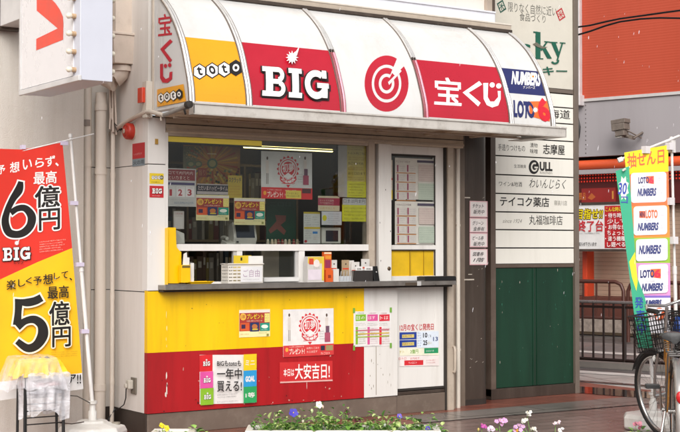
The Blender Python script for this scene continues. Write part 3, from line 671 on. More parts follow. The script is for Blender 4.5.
def f(P):                    # big poster on the inner screen
    x0, y0, x1, y1 = 183, 146, 240, 186; P.sheet(x0, y0, x1, y1, '#a8763a'); rnd = random.Random(5)
    P.poly([(183,146),(204,146),(196,160),(200,172),(183,175)], '#6d6a52')
    for k in range(26):
        q = rad(-160+k*13); P.poly([(212, 163), (212+26*math.cos(q), max(146.5, min(185, 163+22*math.sin(q)))), (212+26*math.cos(q+.09), max(146.5, min(185, 163+22*math.sin(q+.09))))], ('#c98a2c', '#a4472c', '#c7a53a')[k % 3])
    P.el(212, 163.5, 5.2, 5.2, '#4c6a52'); P.el(212, 163.5, 3.4, 3.4, '#a5a06a'); P.el(190.5, 164, 4.4, 3.4, '#57684e'); P.el(198, 164, 3.8, 3.3, '#57684e'); P.el(190.5, 164, 2.6, 2, '#98946a'); P.el(198, 164, 2.4, 2, '#98946a')
    for k in range(46):
        a, b = 206+33*rnd.random(), 169+15.5*rnd.random(); P.el(a, b, 1.2, 1.3, rnd.choice(('#b0a35a', '#7d3a34', '#b65a2c', '#58704a', '#c9b06a', '#6a4a58')), n=8, hold=True)
    P.q(197.5, 168, 206, 177, '#9a3a30'); P.t('当り', 198.5, 169.5, 205, 175.5, '#c99a6a'); P.q(207, 153.3, 216, 154.4, '#e0d0b0')
    for k in range(60):
        a, b = 184+19*rnd.random(), 147+13*rnd.random(); P.el(a, b, .6, .6, rnd.choice(('#8a8a72', '#54604c', '#a39a72')), n=6, hold=True)
poster(f, PY(.42), 'ray_poster', 'large orange and olive sunray poster hanging deep inside the window at top left')
m = MB(); a = PY(.42); 
def f(P):
    P.sheet(338, 139.5, 347, 197, '#b9b0a8'); P.q(347, 140, 367.5, 181.5, '#cdb650'); P.q(347, 181.5, 367.5, 197.5, '#dbd42c')
    for k, c in enumerate(('#2a2418', '#8a4a20', '#2a2418', '#8a5a28', '#2a2418', '#8a4a20', '#2a2418', '#6a4a20')): P.lines(348, 141.5+5*k, 366.5, 145.5+5*k, 1 if k % 2 == 0 else 2, c, .5)
    P.lines(348.5, 183, 366, 197, 5, '#7a5a18', .35)
poster(f, WG, 'long_yellow_notice', 'tall handwritten yellow notice at the right edge of the serving window', 'notice')
def f(P):
    P.sheet(342.5, 198.5, 367, 206.5, '#c5c2c0'); P.lines(343.5, 199, 366, 203.5, 1, '#3a3432', .6); P.q(342, 205, 369.5, 221.5, '#dbd62e'); P.lines(344, 206.5, 368, 220.5, 4, '#6a5a1a', .35)
poster(f, WG, 'short_yellow_notice', 'shorter yellow and white handwritten notice under the tall yellow one', 'notice')
def f(P):
    P.sheet(318, 196, 339.5, 211, '#d8c9a8'); P.q(318, 198, 339.5, 205.5, '#a83850'); P.lines(320, 199.2, 338, 204.5, 2, '#e8cdbc', .55); P.lines(320, 206.5, 338, 210, 1, '#c98a4a', .5)
poster(f, WG, 'crimson_ticket_notice', 'small cream and crimson notice on the window above the white memo', 'notice')
def f(P):
    P.sheet(321.5, 211.5, 341.5, 225, '#d3d1d4'); P.el(324.5, 218, 2.2, 3, '#d5c92c'); P.lines(328, 213, 340.5, 224, 5, '#6a6670', .35)
poster(f, WG, 'white_memo', 'small white memo with a yellow dot on the window above the small screen', 'notice')
def f(P):
    P.sheet(303.5, 212, 320, 243.5, '#cdccc6'); P.q(303.5, 212, 320, 213.8, '#b8a32c'); P.lines(304.5, 215, 311.5, 226, 5, '#5a5860', .4); P.lines(312.5, 216, 319, 226, 4, '#8a8880', .35); P.q(304, 227, 320, 229, '#c9ae2c'); P.lines(305, 230, 312, 239, 4, '#7a6a70', .35); P.q(312.5, 231.5, 317.5, 233.8, '#3a7ab8'); P.lines(313, 235, 319, 240, 3, '#a87a80', .4); P.el(305.6, 241.3, 1.4, 1.4, '#b02a2c')
poster(f, PY(.065), 'tall_leaflet', 'tall white and yellow leaflet standing on the shelf left of the small screen', 'leaflet')
def f(P):
    P.sheet(173.5, 211, 184, 229, '#c5bcb4'); P.lines(174.5, 212.5, 183, 215, 1, '#a8444c', .6); P.q(175, 217, 182.5, 228, '#d2cac4')
poster(f, PY(.10), 'pale_card', 'pale upright card behind the glass under the 1 2 3 sheet', 'card')
def f(P):                    # dark green board with a drawn figure of a sign
    P.sheet(266, 197, 296, 245, '#1f4434'); P.poly([(275, 215), (286, 215.5), (285.5, 221), (280.5, 225), (286, 231), (284, 235), (277, 229), (270.5, 233.5), (268.5, 230), (276.5, 221)], '#7d4a42'); P.lines(270, 201, 292, 207, 1, '#2c5244', .8)
poster(f, PY(.36), 'green_board', 'dark green board with a reddish mark standing behind the window centre', 'board')
# door charts
def f(P):
    P.sheet(394.8, 158.5, 436.4, 199.5, '#c2bfb5'); P.sheet(394.8, 201.5, 436.4, 244.5, '#c6c3b9')
    for y in (160.5, 203.5):
        P.lines(396, y, 414, y+2.3, 1, '#5a2a3c', .6); P.q(417, y, 435.4, y+2.4, '#4a4454'); 
        for r in range(4):
            for c in range(2):
                a, b = 396.5+10*c, y+4+9.2*r; P.q(a, b, a+9, b+7.8, '#bfbab1', hold=False); P.q(a+.3, b+.4, a+1.8, b+7.2, '#8a3f58', hold=False); P.lines(a+2.8, b+1, a+8.6, b+7, 3, '#8a8490', .35); 
            P.q(396, y+12.6+9.2*r-.5, 415.5, y+13+9.2*r, '#b07a4a')
        P.q(418, y+4, 435, y+21, '#b9aca3'); P.lines(418.5, y+4.6, 434.5, y+20.6, 7, '#9a7478', .3, .05); P.q(418, y+23, 435, y+39.5, '#a9b3a3'); P.lines(418.5, y+23.6, 434.5, y+39, 7, '#6f8878', .3, .05)
poster(f, PY(.0615), 'result_chart', 'two stacked number charts behind the glass of the white door', 'chart')
def f(P):
    P.sheet(389.8, 160, 392.4, 200, '#c8bda8'); P.q(389.8, 190, 392.4, 199, '#d8be2c'); P.lines(390, 165, 392.2, 188, 9, '#9a3a38', .6); P.q(389.8, 178, 392.4, 180, '#b8322c')
poster(f, PY(.0445), 'narrow_side_strip', 'narrow red and yellow strip on the white door frame left of the charts', 'strip')
# little red knick-knacks along the shelf
rnd = random.Random(11)
b = PY(.2)
for i in range(9):
    px = 268+3.6*i+rnd.random()*.8 if i < 8 else 298.5
    u, z = b.uv(px, 244); mm = MB(); c = rnd.choice(('#8d2f2a', '#c9b79a', '#a94a38', '#d6cdb8')); mt = surf('knick_'+c, c, rough=.5)
    mm.lathe((u, .2+.02*rnd.random(), 1.4325), [(.008, 0), (.013, .006), (.014, .02), (.009, .028), (.011, .036), (.008, .046), (.001, .049)], mt, n=10)
    mm.lathe((u, .2, 1.458), [(.0145, 0), (.0145, .003)], surf('cream_band', '#cfc2a0'), n=10)
    o = mm.build('figurine'); tag(o, 'tiny red and cream ornament in the row on the shelf before the green board', 'ornament', 'tiny ornaments on the window shelf')

bs = thing('file_shelf', (1.2, 1.1, 0), 'brown shelf of files standing in the middle of the booth behind the posters', 'shelf')
m = MB(); sw = surf('shelf_wood', '#8f7a5c', rough=.6, var=.2); 
for z in (1.10, 1.46, 1.80, 2.12): m.box(.30, 1.98, 1.02, 1.20, z, z+.02, sw)
m.box(.30, .32, 1.02, 1.20, .03, 1.10, sw); m.box(1.96, 1.98, 1.02, 1.20, .03, 1.10, sw)
for x in (.30, .86, 1.42, 1.96):
    for z in (1.12, 1.48, 1.82): m.box(x, x+.02, 1.02, 1.20, z+.001, z+.32 if z < 1.8 else 2.12, sw)
m.build('rack', bs)
rs = random.Random(8)
for z in (1.121, 1.481, 1.821):
    for xs in (.325, .885, 1.445):
        x = xs
        while x < xs+.50:
            w = rs.uniform(.018, .06); h = rs.uniform(.16, .27)
            if rs.random() < .8:
                c = rs.choice(('#8a8276', '#5c4638', '#9c8a62', '#6a2f2a', '#3f4a52', '#a39c8e', '#7a6a3a')); m = MB(); m.box(x, x+w-.003, 1.04, 1.18, z, z+h, surf('file_'+c[1:], c, rough=.6)); m.box(x+w*.2, x+w*.8-.003, 1.038, 1.04, z+h*.55, z+h*.8, ink('#bdb6a6')); m.build('file', bs)
            x += w
# dim goods on the cupboards at the back of the booth
for i, (x, z, w, d, h, c, lab) in enumerate(((.38, 1.5, .22, .2, .18, '#9a8a6c', 'brown box on the grey cupboard at the back left of the booth'), (.68, 1.5, .16, .2, .28, '#7c8a8c', 'grey blue file box at the back left of the booth'), (1.35, 1.8, .25, .2, .16, '#a89274', 'tan box on the tall cupboard at the back of the booth'), (1.62, 1.8, .06, .2, .22, '#b5aea0', 'pale binder on the tall cupboard at the back of the booth'), (1.94, 2.2, .14, .15, .12, '#8a6a4c', 'brown carton near the ceiling at the back of the booth'))):
    m = MB(); m.box(x, x+w, 1.46, 1.46+d, z+.001, z+h, surf('carton_'+c[1:], c, rough=.7)); m.box(x-.003, x+w+.003, 1.457, 1.463+d, z+h, z+h+.02, surf('lid_'+c[1:], c, rough=.6)); m.box(x+w*.3, x+w*.7, 1.4585, 1.46, z+h*.4, z+h*.7, ink('#cfc8b8')); tag(m.build('storage_box'), lab, 'box')
# ------------------------------------------------------------------ devices and goods
def boxat(pl_y, x0, y0, x1, y1, depth, mb, mat, dz=0):
    """box whose front face fills a pixel rectangle on plane y"""
    p = PY(pl_y); xc, yc = (x0+x1)/2, (y0+y1)/2; a, b_ = p.uv(x0, yc)[0], p.uv(x1, yc)[0]; z1, z0 = p.uv(xc, y0)[1], p.uv(xc, y1)[1]
    mb.box(a, b_, pl_y, pl_y+depth, z0+dz, z1+dz, mat); return a, b_, z0, z1
CREAM = surf('cream_plastic', '#cfcac0', rough=.45); SCR = surf('dark_screen', '#252a36', rough=.12, var=.05); PLW = surf('white_plastic', '#d9d6d2', rough=.4)
t = thing('ticket_terminal', (.85, .2, 1.432), 'white ticket terminal with a slanted dark screen on the shelf, below the right window flyer', 'terminal')
m = MB(); p = PY(.16); a, z1 = p.uv(233, 222); b_, _ = p.uv(256, 222); z0 = 1.432
m.extr([(a, .16, z0), (a, .14, z0+.05), (a+.0, .17, z1+.0), (a, .24, z1-.02), (a, .24, z0)], (b_-a, 0, 0), CREAM); m.build('body', t, bevel=.006)
m = MB(); m.extr([(a+.022, .1365, z0+.058), (a+.022, .1610, z1-.014), (a+.022, .1680, z1-.014), (a+.022, .1435, z0+.058)], (b_-a-.044, 0, 0), SCR); m.build('screen', t)
m = MB(); m.box(a+.05, b_-.05, .120, .16, z0, z0+.012, PLW); m.box(a+.02, a+.04, .137, .141, z0+.02, z0+.03, DARK); m.build('ticket_slot', t)
t = thing('small_screen', (1.5, .1, 1.432), 'small square white framed display with a black screen, right part of the shelf', 'display')
m = MB(); a, b_, z0, z1 = boxat(.10, 322, 227.5, 341, 243.5, .05, m, CREAM); m.build('casing', t, bevel=.006)
m = MB(); boxat(.096, 326, 230.5, 338.2, 241.5, .008, m, SCR); m.build('screen', t)
m = MB(); m.box((a+b_)/2-.03, (a+b_)/2+.03, .15, .20, 1.432, 1.46, CREAM); m.build('stand', t)
t = thing('desk_phone', (.7, .2, 1.432), 'small white telephone on the shelf just left of the ticket terminal', 'telephone')
m = MB(); p = PY(.18); a = p.uv(224, 240)[0]; b_ = p.uv(233, 240)[0]; m.extr([(a, .14, 1.432), (a, .14, 1.45), (a, .22, 1.475), (a, .24, 1.432)], (b_-a, 0, 0), CREAM); m.build('base', t, bevel=.004)
m = MB(); m.tube([(a+.012, .15, 1.483), (a+.012, .19, 1.496), (a+.012, .23, 1.49)], [.015, .011, .015], CREAM, n=8); m.build('handset', t)
o = MB(); p = PY(.09); a = p.uv(176, 235)[0]; b_ = p.uv(185, 235)[0]
o.extr([(a, .09, 1.44), (b_, .09, 1.44), (b_, .10, 1.52), (a+.01, .12, 1.55), (a, .10, 1.50)], (0, .05, 0), CREAM); tag(o.build('paper_holder', bevel=.004), 'small cream card holder at the far left of the window shelf', 'holder')
# yellow side screen on the ledge
m = MB(); p = PY(-.03); YS = surf('yellow_acrylic', '#f0bd00', rough=.35, var=.06, coat=.2)
pts = [p.uv(*q) for q in ((167, 283.5), (167, 227.5), (176, 227.5), (176.5, 244), (177, 247.5), (180, 251), (181.5, 252), (181.5, 283.5))]
zb = 1.129; m.extr([(u, -.03, max(zb, z)) for u, z in pts], (0, .012, 0), YS)
a = p.uv(167, 260)[0]; m.box(a-.006, a, -.05, .0, zb, p.uv(167, 228)[1], YS); tag(m.build('yellow_guard', bevel=.002), 'tall yellow notched guard board at the left end of the counter ledge', 'guard')
t = thing('yellow_dispenser', (.25, -.07, zb), 'yellow box with white paper sticking out, on the left of the ledge', 'dispenser')
m = MB(); a, b_, z0, z1 = boxat(-.09, 181.5, 265, 190.5, 282.8, .05, m, YS); P = Print(PY(-.09)); P.q(182, 265.5, 190, 267.8, '#6a5a2c')
m.build('box', t, bevel=.002); (setattr(P.build('front_print', t, fix=False), 'hide_select', False))
m = MB(); p = PY(-.07); q4 = [p.uv(*q) for q in ((183, 265), (183.8, 254), (186.5, 252.5), (186.8, 257.5), (189.2, 257.5), (189, 265))]
m.extr([(u, -.075, z) for u, z in q4], (0, .012, 0), surf('paper_white', '#dfdcd6', rough=.6)); m.build('paper', t)
m = MB(); boxat(-.05, 190.5, 263, 194, 283, .03, m, surf('paper_white', '#dfdcd6')); tag(m.build('white_carton'), 'slim white carton tucked between yellow dispenser and tray', 'carton')
t = thing('coin_tray', (.5, -.06, zb), 'shallow yellow coin tray lying on the counter ledge', 'tray')
m = MB(); a = PY(-.10).uv(189, 282)[0]; b_ = PY(-.10).uv(213, 282)[0]
m.add([(a+.02, -.10, zb+.002), (b_-.02, -.10, zb+.002), (b_-.02, -.015, zb+.002), (a+.02, -.015, zb+.002), (a, -.115, zb+.022), (b_, -.115, zb+.022), (b_, -.003, zb+.022), (a, -.003, zb+.022)], [(0,1,2,3), (0,1,5,4), (1,2,6,5), (2,3,7,6), (3,0,4,7)], YS)
m.build('dish', t, fix=False)
m = MB(); m.tube([(a, -.115, zb+.022), (b_, -.115, zb+.022), (b_, -.003, zb+.022), (a, -.003, zb+.022)], .003, YS, closed=True, n=6); m.build('rim', t)
# white basket with handwritten card
t = thing('slotted_basket', (.75, -.07, zb), 'white slotted plastic basket with a handwritten card on its front', 'basket')
m = MB(); PB = surf('basket_white', '#d8d2c8', rough=.45); p = PY(-.115); a = p.uv(227.5, 275)[0]; b_ = p.uv(263.5, 275)[0]; z1 = p.uv(245, 264)[1]
for (xa_, xb_, ya, yb_) in ((a+.008, b_-.008, -.115, -.111), (a+.008, b_-.008, -.014, -.010)):
    for k in range(6): m.box(xa_, xb_, ya, yb_, zb+.004+k*(z1-zb)/6, zb+.004+k*(z1-zb)/6+(z1-zb)/6*.72, PB)
    for k in range(9): m.box(xa_+(xb_-xa_)*k/8-.004, xa_+(xb_-xa_)*k/8+.004, ya+.0005, yb_-.0005, zb, z1, PB)
for xx in (a+.005, b_-.009):
    for k in range(6): m.box(xx, xx+.004, -.115, -.010, zb+.0045+k*(z1-zb)/6, zb+.004+k*(z1-zb)/6+(z1-zb)/6*.72, PB)
    for k in range(5): m.box(xx+.0005, xx+.0035, -.112+.024*k, -.104+.024*k, zb, z1, PB)
m.box(a+.006, b_-.006, -.114, -.011, zb, zb+.003, PB); m.build('body', t)
m = MB(); m.tube([(a, -.119, z1), (b_, -.119, z1), (b_, -.006, z1), (a, -.006, z1)], .005, PB, closed=True, n=6); m.build('rim', t)
P = Print(PY(-.118)); P.sheet(240.5, 266.5, 262, 282, '#dcdada'); P.t('ご自由', 243, 269.5, 259.5, 277, '#a58aa0', bold=.0); P.lines(242.5, 278.5, 261, 280.5, 1, '#8a8890', .3); P.build('handwritten_card', t, fix=False)
m = MB(); yp = surf('yellow_leaflet', '#d9bb2a', rough=.6); p = PY(-.05); a = p.uv(233.5, 260)[0]; b_ = p.uv(262, 260)[0]; z1 = p.uv(245, 255.5)[1]
m.box(a, b_-.1, -.055, -.05, zb+.01, z1, yp); m.box(b_-.13, b_, -.064, -.058, zb+.01, z1-.004, surf('paper_white', '#dfdcd6')); m.box(a+.06, a+.075, -.0556, -.0550, z1-.04, z1-.015, DARK); tag(m.build('leaflet_stack'), 'yellow and white leaflets standing up inside the white basket', 'leaflets')
m = MB(); boxat(-.03, 264, 277.5, 299, 281.5, .03, m, PLW); tag(m.build('white_rail_cover'), 'low white strip lying on the ledge beside the white basket', 'strip')
# goods in the right serving hatch
def stand(name, label, cat, y, x0, y0, x1, y1, depth, mat, prints=None, group=None):
    m = MB(); p = PY(y); xc = (x0+x1)/2; yc = (y0+y1)/2; a, b_ = p.uv(x0, yc)[0], p.uv(x1, yc)[0]; z1 = p.uv(xc, y0)[1]
    m.box(a, b_, y, y+depth, zb, z1, mat)
    if prints:
        P = Print(PY(y), d0=.0006); prints(P, x0, y0, x1, y1); o_ = len(m.v); m.v += P.v
        for f_, k in zip(P.f, P.m): m.f.append(tuple(i+o_ for i in f_)); m.m.append(m.mi(P.mats[k])); m.sm.append(False)
    return tag(m.build(name, fix=False), label, cat, group)
wht = surf('card_white', '#cdc8c2'); org = surf('orange_card', '#d0571a', rough=.5); blk = surf('black_card', '#2b2624', rough=.5)
def pr(P, x0, y0, x1, y1):
    P.q(x0+.3, y0+.3, x1-.3, y0+7, '#d8bb4a'); P.q(x0+1.5, y0+2, x0+6, y0+8, '#c8452c'); P.el(x0+9, y0+7, 3, 4, '#e5d9d4'); P.lines(x0+6, y0+10, x1-4, y0+13, 2, '#4a4040', .4); P.q(x1-2.2, y0, x1-.2, y1-.5, '#dcc23c'); P.q(x0+.5, y0+13, x1-3, y1-1, '#d8ccd4')
stand('yellow_ticket_box', 'white box with yellow and red print, leftmost of the goods in the right hatch', 'box', -.095, 307.5, 256.5, 324, 281, .05, wht, pr)
def pr(P, x0, y0, x1, y1): P.q(x0+.2, y0+.3, x1-.2, y0+2, '#e2c9a4'); P.q(x0+1, y0+8, x1-1, y0+16, '#8c2d4c'); P.q(x0+1, y0+3.5, x1-.5, y0+7, '#d98a2c'); P.lines(x0+1, y1-9, x1-1, y1-4, 2, '#a03c18', .5)
stand('orange_carton', 'tall orange carton with plum label, second of the goods in the right hatch', 'carton', -.075, 324, 252, 331.5, 281.5, .03, org, pr)
def pr(P, x0, y0, x1, y1): P.q(x0+.5, y0+8, x1-.5, y0+9.5, '#c9482a'); P.el((x0+x1)/2, y0+4, .7, .8, '#3a2c28')
stand('small_orange_box', 'low orange box standing in front of the tall orange carton', 'box', -.10, 326, 270, 333, 281.8, .02, org, lambda P, a, b, c, d: P.q(a+2, b+5, c-2, b+8, '#8a3010'))
for i, (x0, y0, x1, y, lab) in enumerate(((331, 260, 337, -.06, 'white card with a red line, just right of the tall orange carton'), (333.5, 269, 339, -.10, 'plain white card stack low beside the small orange box'), (342, 260, 349.5, -.04, 'tan edged card in the middle of the right hatch goods'), (349.5, 260.5, 354, -.05, 'narrow white card directly right of the tan edged card'), (351.5, 262, 359.5, -.075, 'white card with red specks above the empty wire slots'), (361.5, 259, 369.5, -.05, 'white card with dark writing standing highest behind the black box'))):
    mt = surf('tan_card', '#a08a6c') if i == 2 else wht
    stand('ticket_card', lab, 'card', y, x0, y0, x1, 282, .008, mt, pr if i != 1 and i != 3 else None, 'cards standing in the right hatch')
t = thing('wire_card_rack', (1.8, -.09, zb), 'little wire rack between the white cards and the black box', 'rack')
m = MB(); p = PY(-.10)
for k in range(5):
    u = p.uv(340+3*k, 275)[0]; m.tube([(u, -.105, zb+.002), (u+.006, -.105, zb+.09), (u+.006, -.07, zb+.09), (u, -.06, zb+.002)], .0018, ALU, n=5)
m.tube([(p.uv(339, 275)[0], -.105, zb+.004), (p.uv(353.5, 275)[0], -.105, zb+.004)], .003, ALU, n=5); m.build('wires', t)
m = MB(); m.box(p.uv(340, 275)[0], p.uv(352, 275)[0], -.09, -.088, zb, zb+.05, surf('grey_card', '#b9bcc0')); m.build('divider', t)
t = thing('black_ticket_box', (1.95, -.1, zb), 'black open box holding two white cards at the right of the hatch', 'box')
m = MB(); a, b_, z0, z1 = boxat(-.115, 354.5, 270.5, 373, 282, .05, m, blk); m.build('box', t, bevel=.002)
for (x0, x1) in ((355.5, 362.5), (364.5, 372.5)):
    P = Print(PY(-.105), d0=.001); P.sheet(x0, 266.5, x1, 272, '#dcd8d4'); P.t('投票' if x0 < 360 else '用紙', x0+1.5, 268, x1-1.5, 270, '#4a4644', bold=.02); P.build('card', t, fix=False)
t = thing('card_reader', (2.05, -.1, zb), 'small black device leaning against the window jamb at the ledge end', 'device')
m = MB(); p = PY(-.11); q4 = [p.uv(*q) for q in ((374.2, 282.8), (372.8, 266.5), (377.5, 266), (380, 282.6))]; m.extr([(u, -.11, max(zb, z)) for u, z in q4], (0, .03, 0), BLACKP); m.build('body', t, bevel=.004)
m = MB(); u, z = p.uv(376.3, 272); m.lathe((u, -.1105, z), [(.006, 0), (.006, -.002)], ALU, n=10, axis='y'); m.build('button', t)
m = MB(); p = PY(-.12); a, b_ = p.uv(424, 277)[0], p.uv(455.5, 277)[0]; m.box(a, b_, -.13, -.02, zb+.001, zb+.035, BLACKP); m.box(a+.01, b_-.01, -.125, -.03, zb+.035, zb+.038, blk); tag(m.build('black_case', bevel=.004), 'flat black case lying on the ledge in front of the white door', 'case')
m = MB(); a, b_ = PY(-.128).uv(405.5, 285)[0], PY(-.128).uv(417, 285)[0]; m.box(a, b_, -.130, -.126, 1.093, 1.118, surf('brown_plate', '#4c4034', rough=.5)); m.box(b_+.002, b_+.045, -.1275, -.126, 1.09, 1.127, ALU); tag(m.build('ledge_plate'), 'small brown plate fixed on the ledge edge near the black case', 'plate')
# ------------------------------------------------------------------ building behind / around the kiosk
STUC = surf('beige_stucco', '#c9c3ba', rough=.85, var=.10, scale=3, bump=.45, bscale=130, dirt='#93826b', dscale=2.2, damt=.45, streak=True)
WALLW = surf('pale_wall', '#d9d2c9', rough=.6, var=.08, scale=2, dirt='#a09080', dscale=3, damt=.35, streak=True)
B = thing('corner_building', (-2, .7, 0), 'beige stucco building that the ticket kiosk is built against', 'building')
m = MB(); m.box(-6, -.302, .50, 6, 0, 8, STUC); m.build('stucco_wall', B)
m = MB(); m.box(-.300, .03, .622, 6, .163, 1.078, WALLW); m.box(-.300, .03, .622, 6, 1.084, 2.037, WALLW); m.box(-.300, .03, .622, 6, 2.043, 8, WALLW); m.box(-.29, .02, .63, 5.9, .15, 7.9, RUBB); m.build('panel_wall', B)
m = MB(); m.box(-.30, .02, .616, .7, 0, .158, surf('dark_plinth', '#3b322c')); m.build('wall_plinth', B)
m = MB(); m.box(.04, PY(.06).uv(487, 3)[0], .10, 6, 3.42, 8, WALLW); m.box(PY(.06).uv(487, 3)[0], PY(.06).uv(492.2, 3)[0], .06, .40, 3.3, 8, surf('tan_pilaster', '#a8998a', rough=.6)); m.box(3.22, 3.70, .52, 6, 0, 8, DARKM); m.build('upper_wall', B)
m = MB(); u, _ = PY(.09).uv(345, 3); m.tube([(u, .085, 3.52), (u, .085, 6)], .025, PIPEW); m.box(u-.035, u+.035, .07, .1, 3.60, 3.63, BEIGE); m.build('conduit', B)
# rounded steel pillar
m = MB(); x0, x1, y0, r = 3.215, 3.53, .195, .12
pts = [(x0, .50), (x0, y0)]+[(x1-r+r*math.sin(rad(a)), y0+r-r*math.cos(rad(a))) for a in range(0, 91, 9)]+[(x1, .50)]
m.extr([(a, b, .012) for a, b in pts], (0, 0, 3.4), DARKM, smooth=True)
pl = thing('steel_pillar', (3.37, .35, 0), 'rounded dark bronze steel pillar between the white door and the name board', 'pillar'); m.build('shaft', pl)
m = MB(); m.extr([(a, b-.004, 0) for a, b in pts], (0, 0, .05), surf('pillar_foot', '#2f2823', rough=.5), smooth=True); m.build('foot', pl)
m = MB()
sc_ = surf('pale_scratch', '#b5aa9c', rough=.6)
for (a, b, c, d) in ((464.5, 197, 470, 198.2), (464, 279, 474, 280.3), (468, 274, 472, 274.8)):
    P = Print(PY(.192)); P.q(a, b, c, d, sc_); m.v += []; o_ = len(m.v); m.v += P.v; m.f += [tuple(i+o_ for i in f) for f in P.f]; k = m.mi(sc_); m.m += [k]*len(P.f); m.sm += [False]*len(P.f)
rnd = random.Random(4)
for i in range(16):
    x = x0+.03+.2*rnd.random(); z = .2+2*rnd.random(); w = .004+.02*rnd.random(); m.add([(x, .1925, z), (x+w, .1925, z+w*.5), (x+w, .1925, z+w*.5+.004), (x, .1925, z+.004)], [(0,1,2,3)], sc_)
m.build('scratches', pl, fix=False)
PLN = PY(.1905)
specs = [(469.5, 201, 487.5, 217.3), (469.5, 218, 487.5, 232.5), (469.5, 233, 487.5, 247.3), (469.5, 249, 487.5, 265)]
labs = ['topmost small pink edged notice on the steel pillar', 'second from top small pink edged notice on the steel pillar', 'third from top small pink edged notice on the steel pillar', 'lowest small notice on the steel pillar, apart from the other three']
for (x0_, y0_, x1_, y1_), lab, tx in zip(specs, labs, (('チケット', '販売中'), ('グリーン', '金券有'), ('ビール券', '販売中'), ('図書券', '1階'))):
    def f(P):
        P.sheet(x0_, y0_, x1_, y1_, '#d2a5a8'); P.q(x0_+.9, y0_+.9, x1_-.9, y1_-.9, '#d8d0cc'); P.t(tx[0], x0_+3, y0_+3, x1_-4, y0_+7.2, '#1f1c1c', bold=.03, shear=.3); P.t(tx[1], x0_+3.5, y0_+8.8, x1_-3, y0_+13, '#1f1c1c', bold=.02, shear=.3)
    poster(f, PLN, 'pillar_notice', lab, 'notice', 'pink edged notices on the pillar')
# pale pipe and mast beside the door
m = MB(); m.tube([(3.075, .11, 0), (3.075, .11, 2.39)], .021, PIPEW, n=12); pp = m.build('drain_pipe'); tag(pp, 'slim pale vertical pipe between the white door frame and the dark pillar', 'pipe')
for z in (.5, 1.6):
    m = MB(); m.box(3.05, 3.10, .10, .19, z, z+.02, BEIGE); q = m.build('bracket', None); q.parent = pp; q.location = q.location-pp.location

# ------------------------------------------------------------------ tall name board
SB = thing('name_board', (4.28, .5, 0), 'tall board with a row of white shop name plates over dark green doors', 'sign board')
FRM = surf('brown_frame', '#5b4c42', rough=.45, var=.12, dirt='#7d7064', dscale=6, damt=.3); GRN = surf('green_enamel', '#063420', rough=.42, var=.35, scale=5, dirt='#14402f', dscale=10, damt=.4, streak=True, coat=.1)
PLATE = surf('cream_plate', '#e6e2d7', rough=.4, var=.05, scale=3, dirt='#b5ac9a', dscale=5, damt=.25, streak=True)
SY = .42; SP = PY(SY); zo = lambda py, px=535: SP.uv(px, py)[1]
XL, XR = SP.uv(494.5, 250)[0], SP.uv(573, 250)[0]
zt = 5.2
m = MB(); m.box(XL-.06, XL-.0, SY-.02, SY+.25, .03, zt, FRM); m.box(XR+.0, XR+.055, SY-.03, SY+.25, 0, zt, surf('grey_brown_post', '#6d6157', rough=.45)); m.box(XL, XR, SY+.03, SY+.2, .03, zt, RUBB)
m.box(XL, XR, SY-.012, SY+.03, zo(267.5), zo(264), FRM); m.box(XL, XR, SY-.015, SY+.04, zo(91), zo(87), surf('grey_brown_post', '#6d6157')); m.build('frame', SB, bevel=.003)
m = MB(); m.box(XL-.06, XR+.05, SY-.022, SY+.24, 0, .10, DARKM); m.build('base', SB, bevel=.003)
xm = (XL+XR)/2
m = MB(); m.box(XL+.003, XR-.003, SY+.0, SY+.03, .105, zo(268), GRN); m.box(xm-.030, xm-.020, SY-.006, SY, .11, zo(268), GRN); m.box(xm+.020, xm+.030, SY-.006, SY, .11, zo(268), GRN); m.box(xm-.002, xm+.002, SY-.001, SY+.01, .11, zo(268), RUBB)
for i in range(30): chip(m, XL+.05+.9*rnd.random(), .15+1.05*rnd.random(), .0015+.003*rnd.random(), .003+.012*rnd.random(), sc_ if i % 3 == 0 else surf('green_scuff', '#2f6a55', rough=.6), y=SY-.0008)
m.build('green_door', SB)
ys = [91.5, 105.5, 121.8, 139.5, 157.5, 176, 194.5, 212.5, 230, 248, 264]
names = {1: [('海道', 549, 109.5, 570, 118.5, .02)], 3: [('手造りつけもの', 498, 144.5, 525, 151, 0), ('漬物', 530, 143, 537.5, 147.5, 0), ('味噌', 530, 149, 537.5, 153.5, 0), ('志摩屋', 543, 144.5, 564.5, 154.5, .03)],
 4: [('生活雑貨', 514, 164.5, 526, 168, 0), ('ULL', 540, 162.5, 552, 170.5, .05), ('kitchen', 540, 171, 552, 174, 0)], 5: [('ワイン&地酒', 499, 181.5, 522, 186.5, 0), ('わいんじらく', 529, 179, 566, 188.5, 0)],
 6: [('テイコク薬店', 500, 197, 549, 206.5, .05), ('寝装川店', 554, 200.5, 567, 205.5, 0)], 7: [('since 1924', 502.5, 219, 522, 223, 0), ('丸福珈琲店', 529, 215.5, 562.5, 225, .005)]}
for i in range(10):
    z1, z0 = zo(ys[i])-.006, zo(ys[i+1])+.006
    P = Print(PY(SY-.012), d0=.0004); P.box(XL+.003, XR-.003, SY-.012, SY+.0, z0, z1, PLATE)
    for (tx, a, b, c, d, bo) in names.get(i, []):
        P.t(tx, a, b, c, d, '#8a867c' if tx in ('since 1924', '寝装川店', 'kitchen') else '#23201d', bold=bo, shear=.35 if tx in ('since 1924', 'わいんじらく') else 0)
    if i == 4:
        P.el(533.8, 167, 5.2, 7, '#1a1816'); P.ring(534.3, 167, 2.2, 3.5, 1.35, '#d6d2c6', 60, 330, 16); P.q(534.3, 166.6, 537.8, 168.3, '#d6d2c6')
    P.build('name_plate', SB, fix=False)
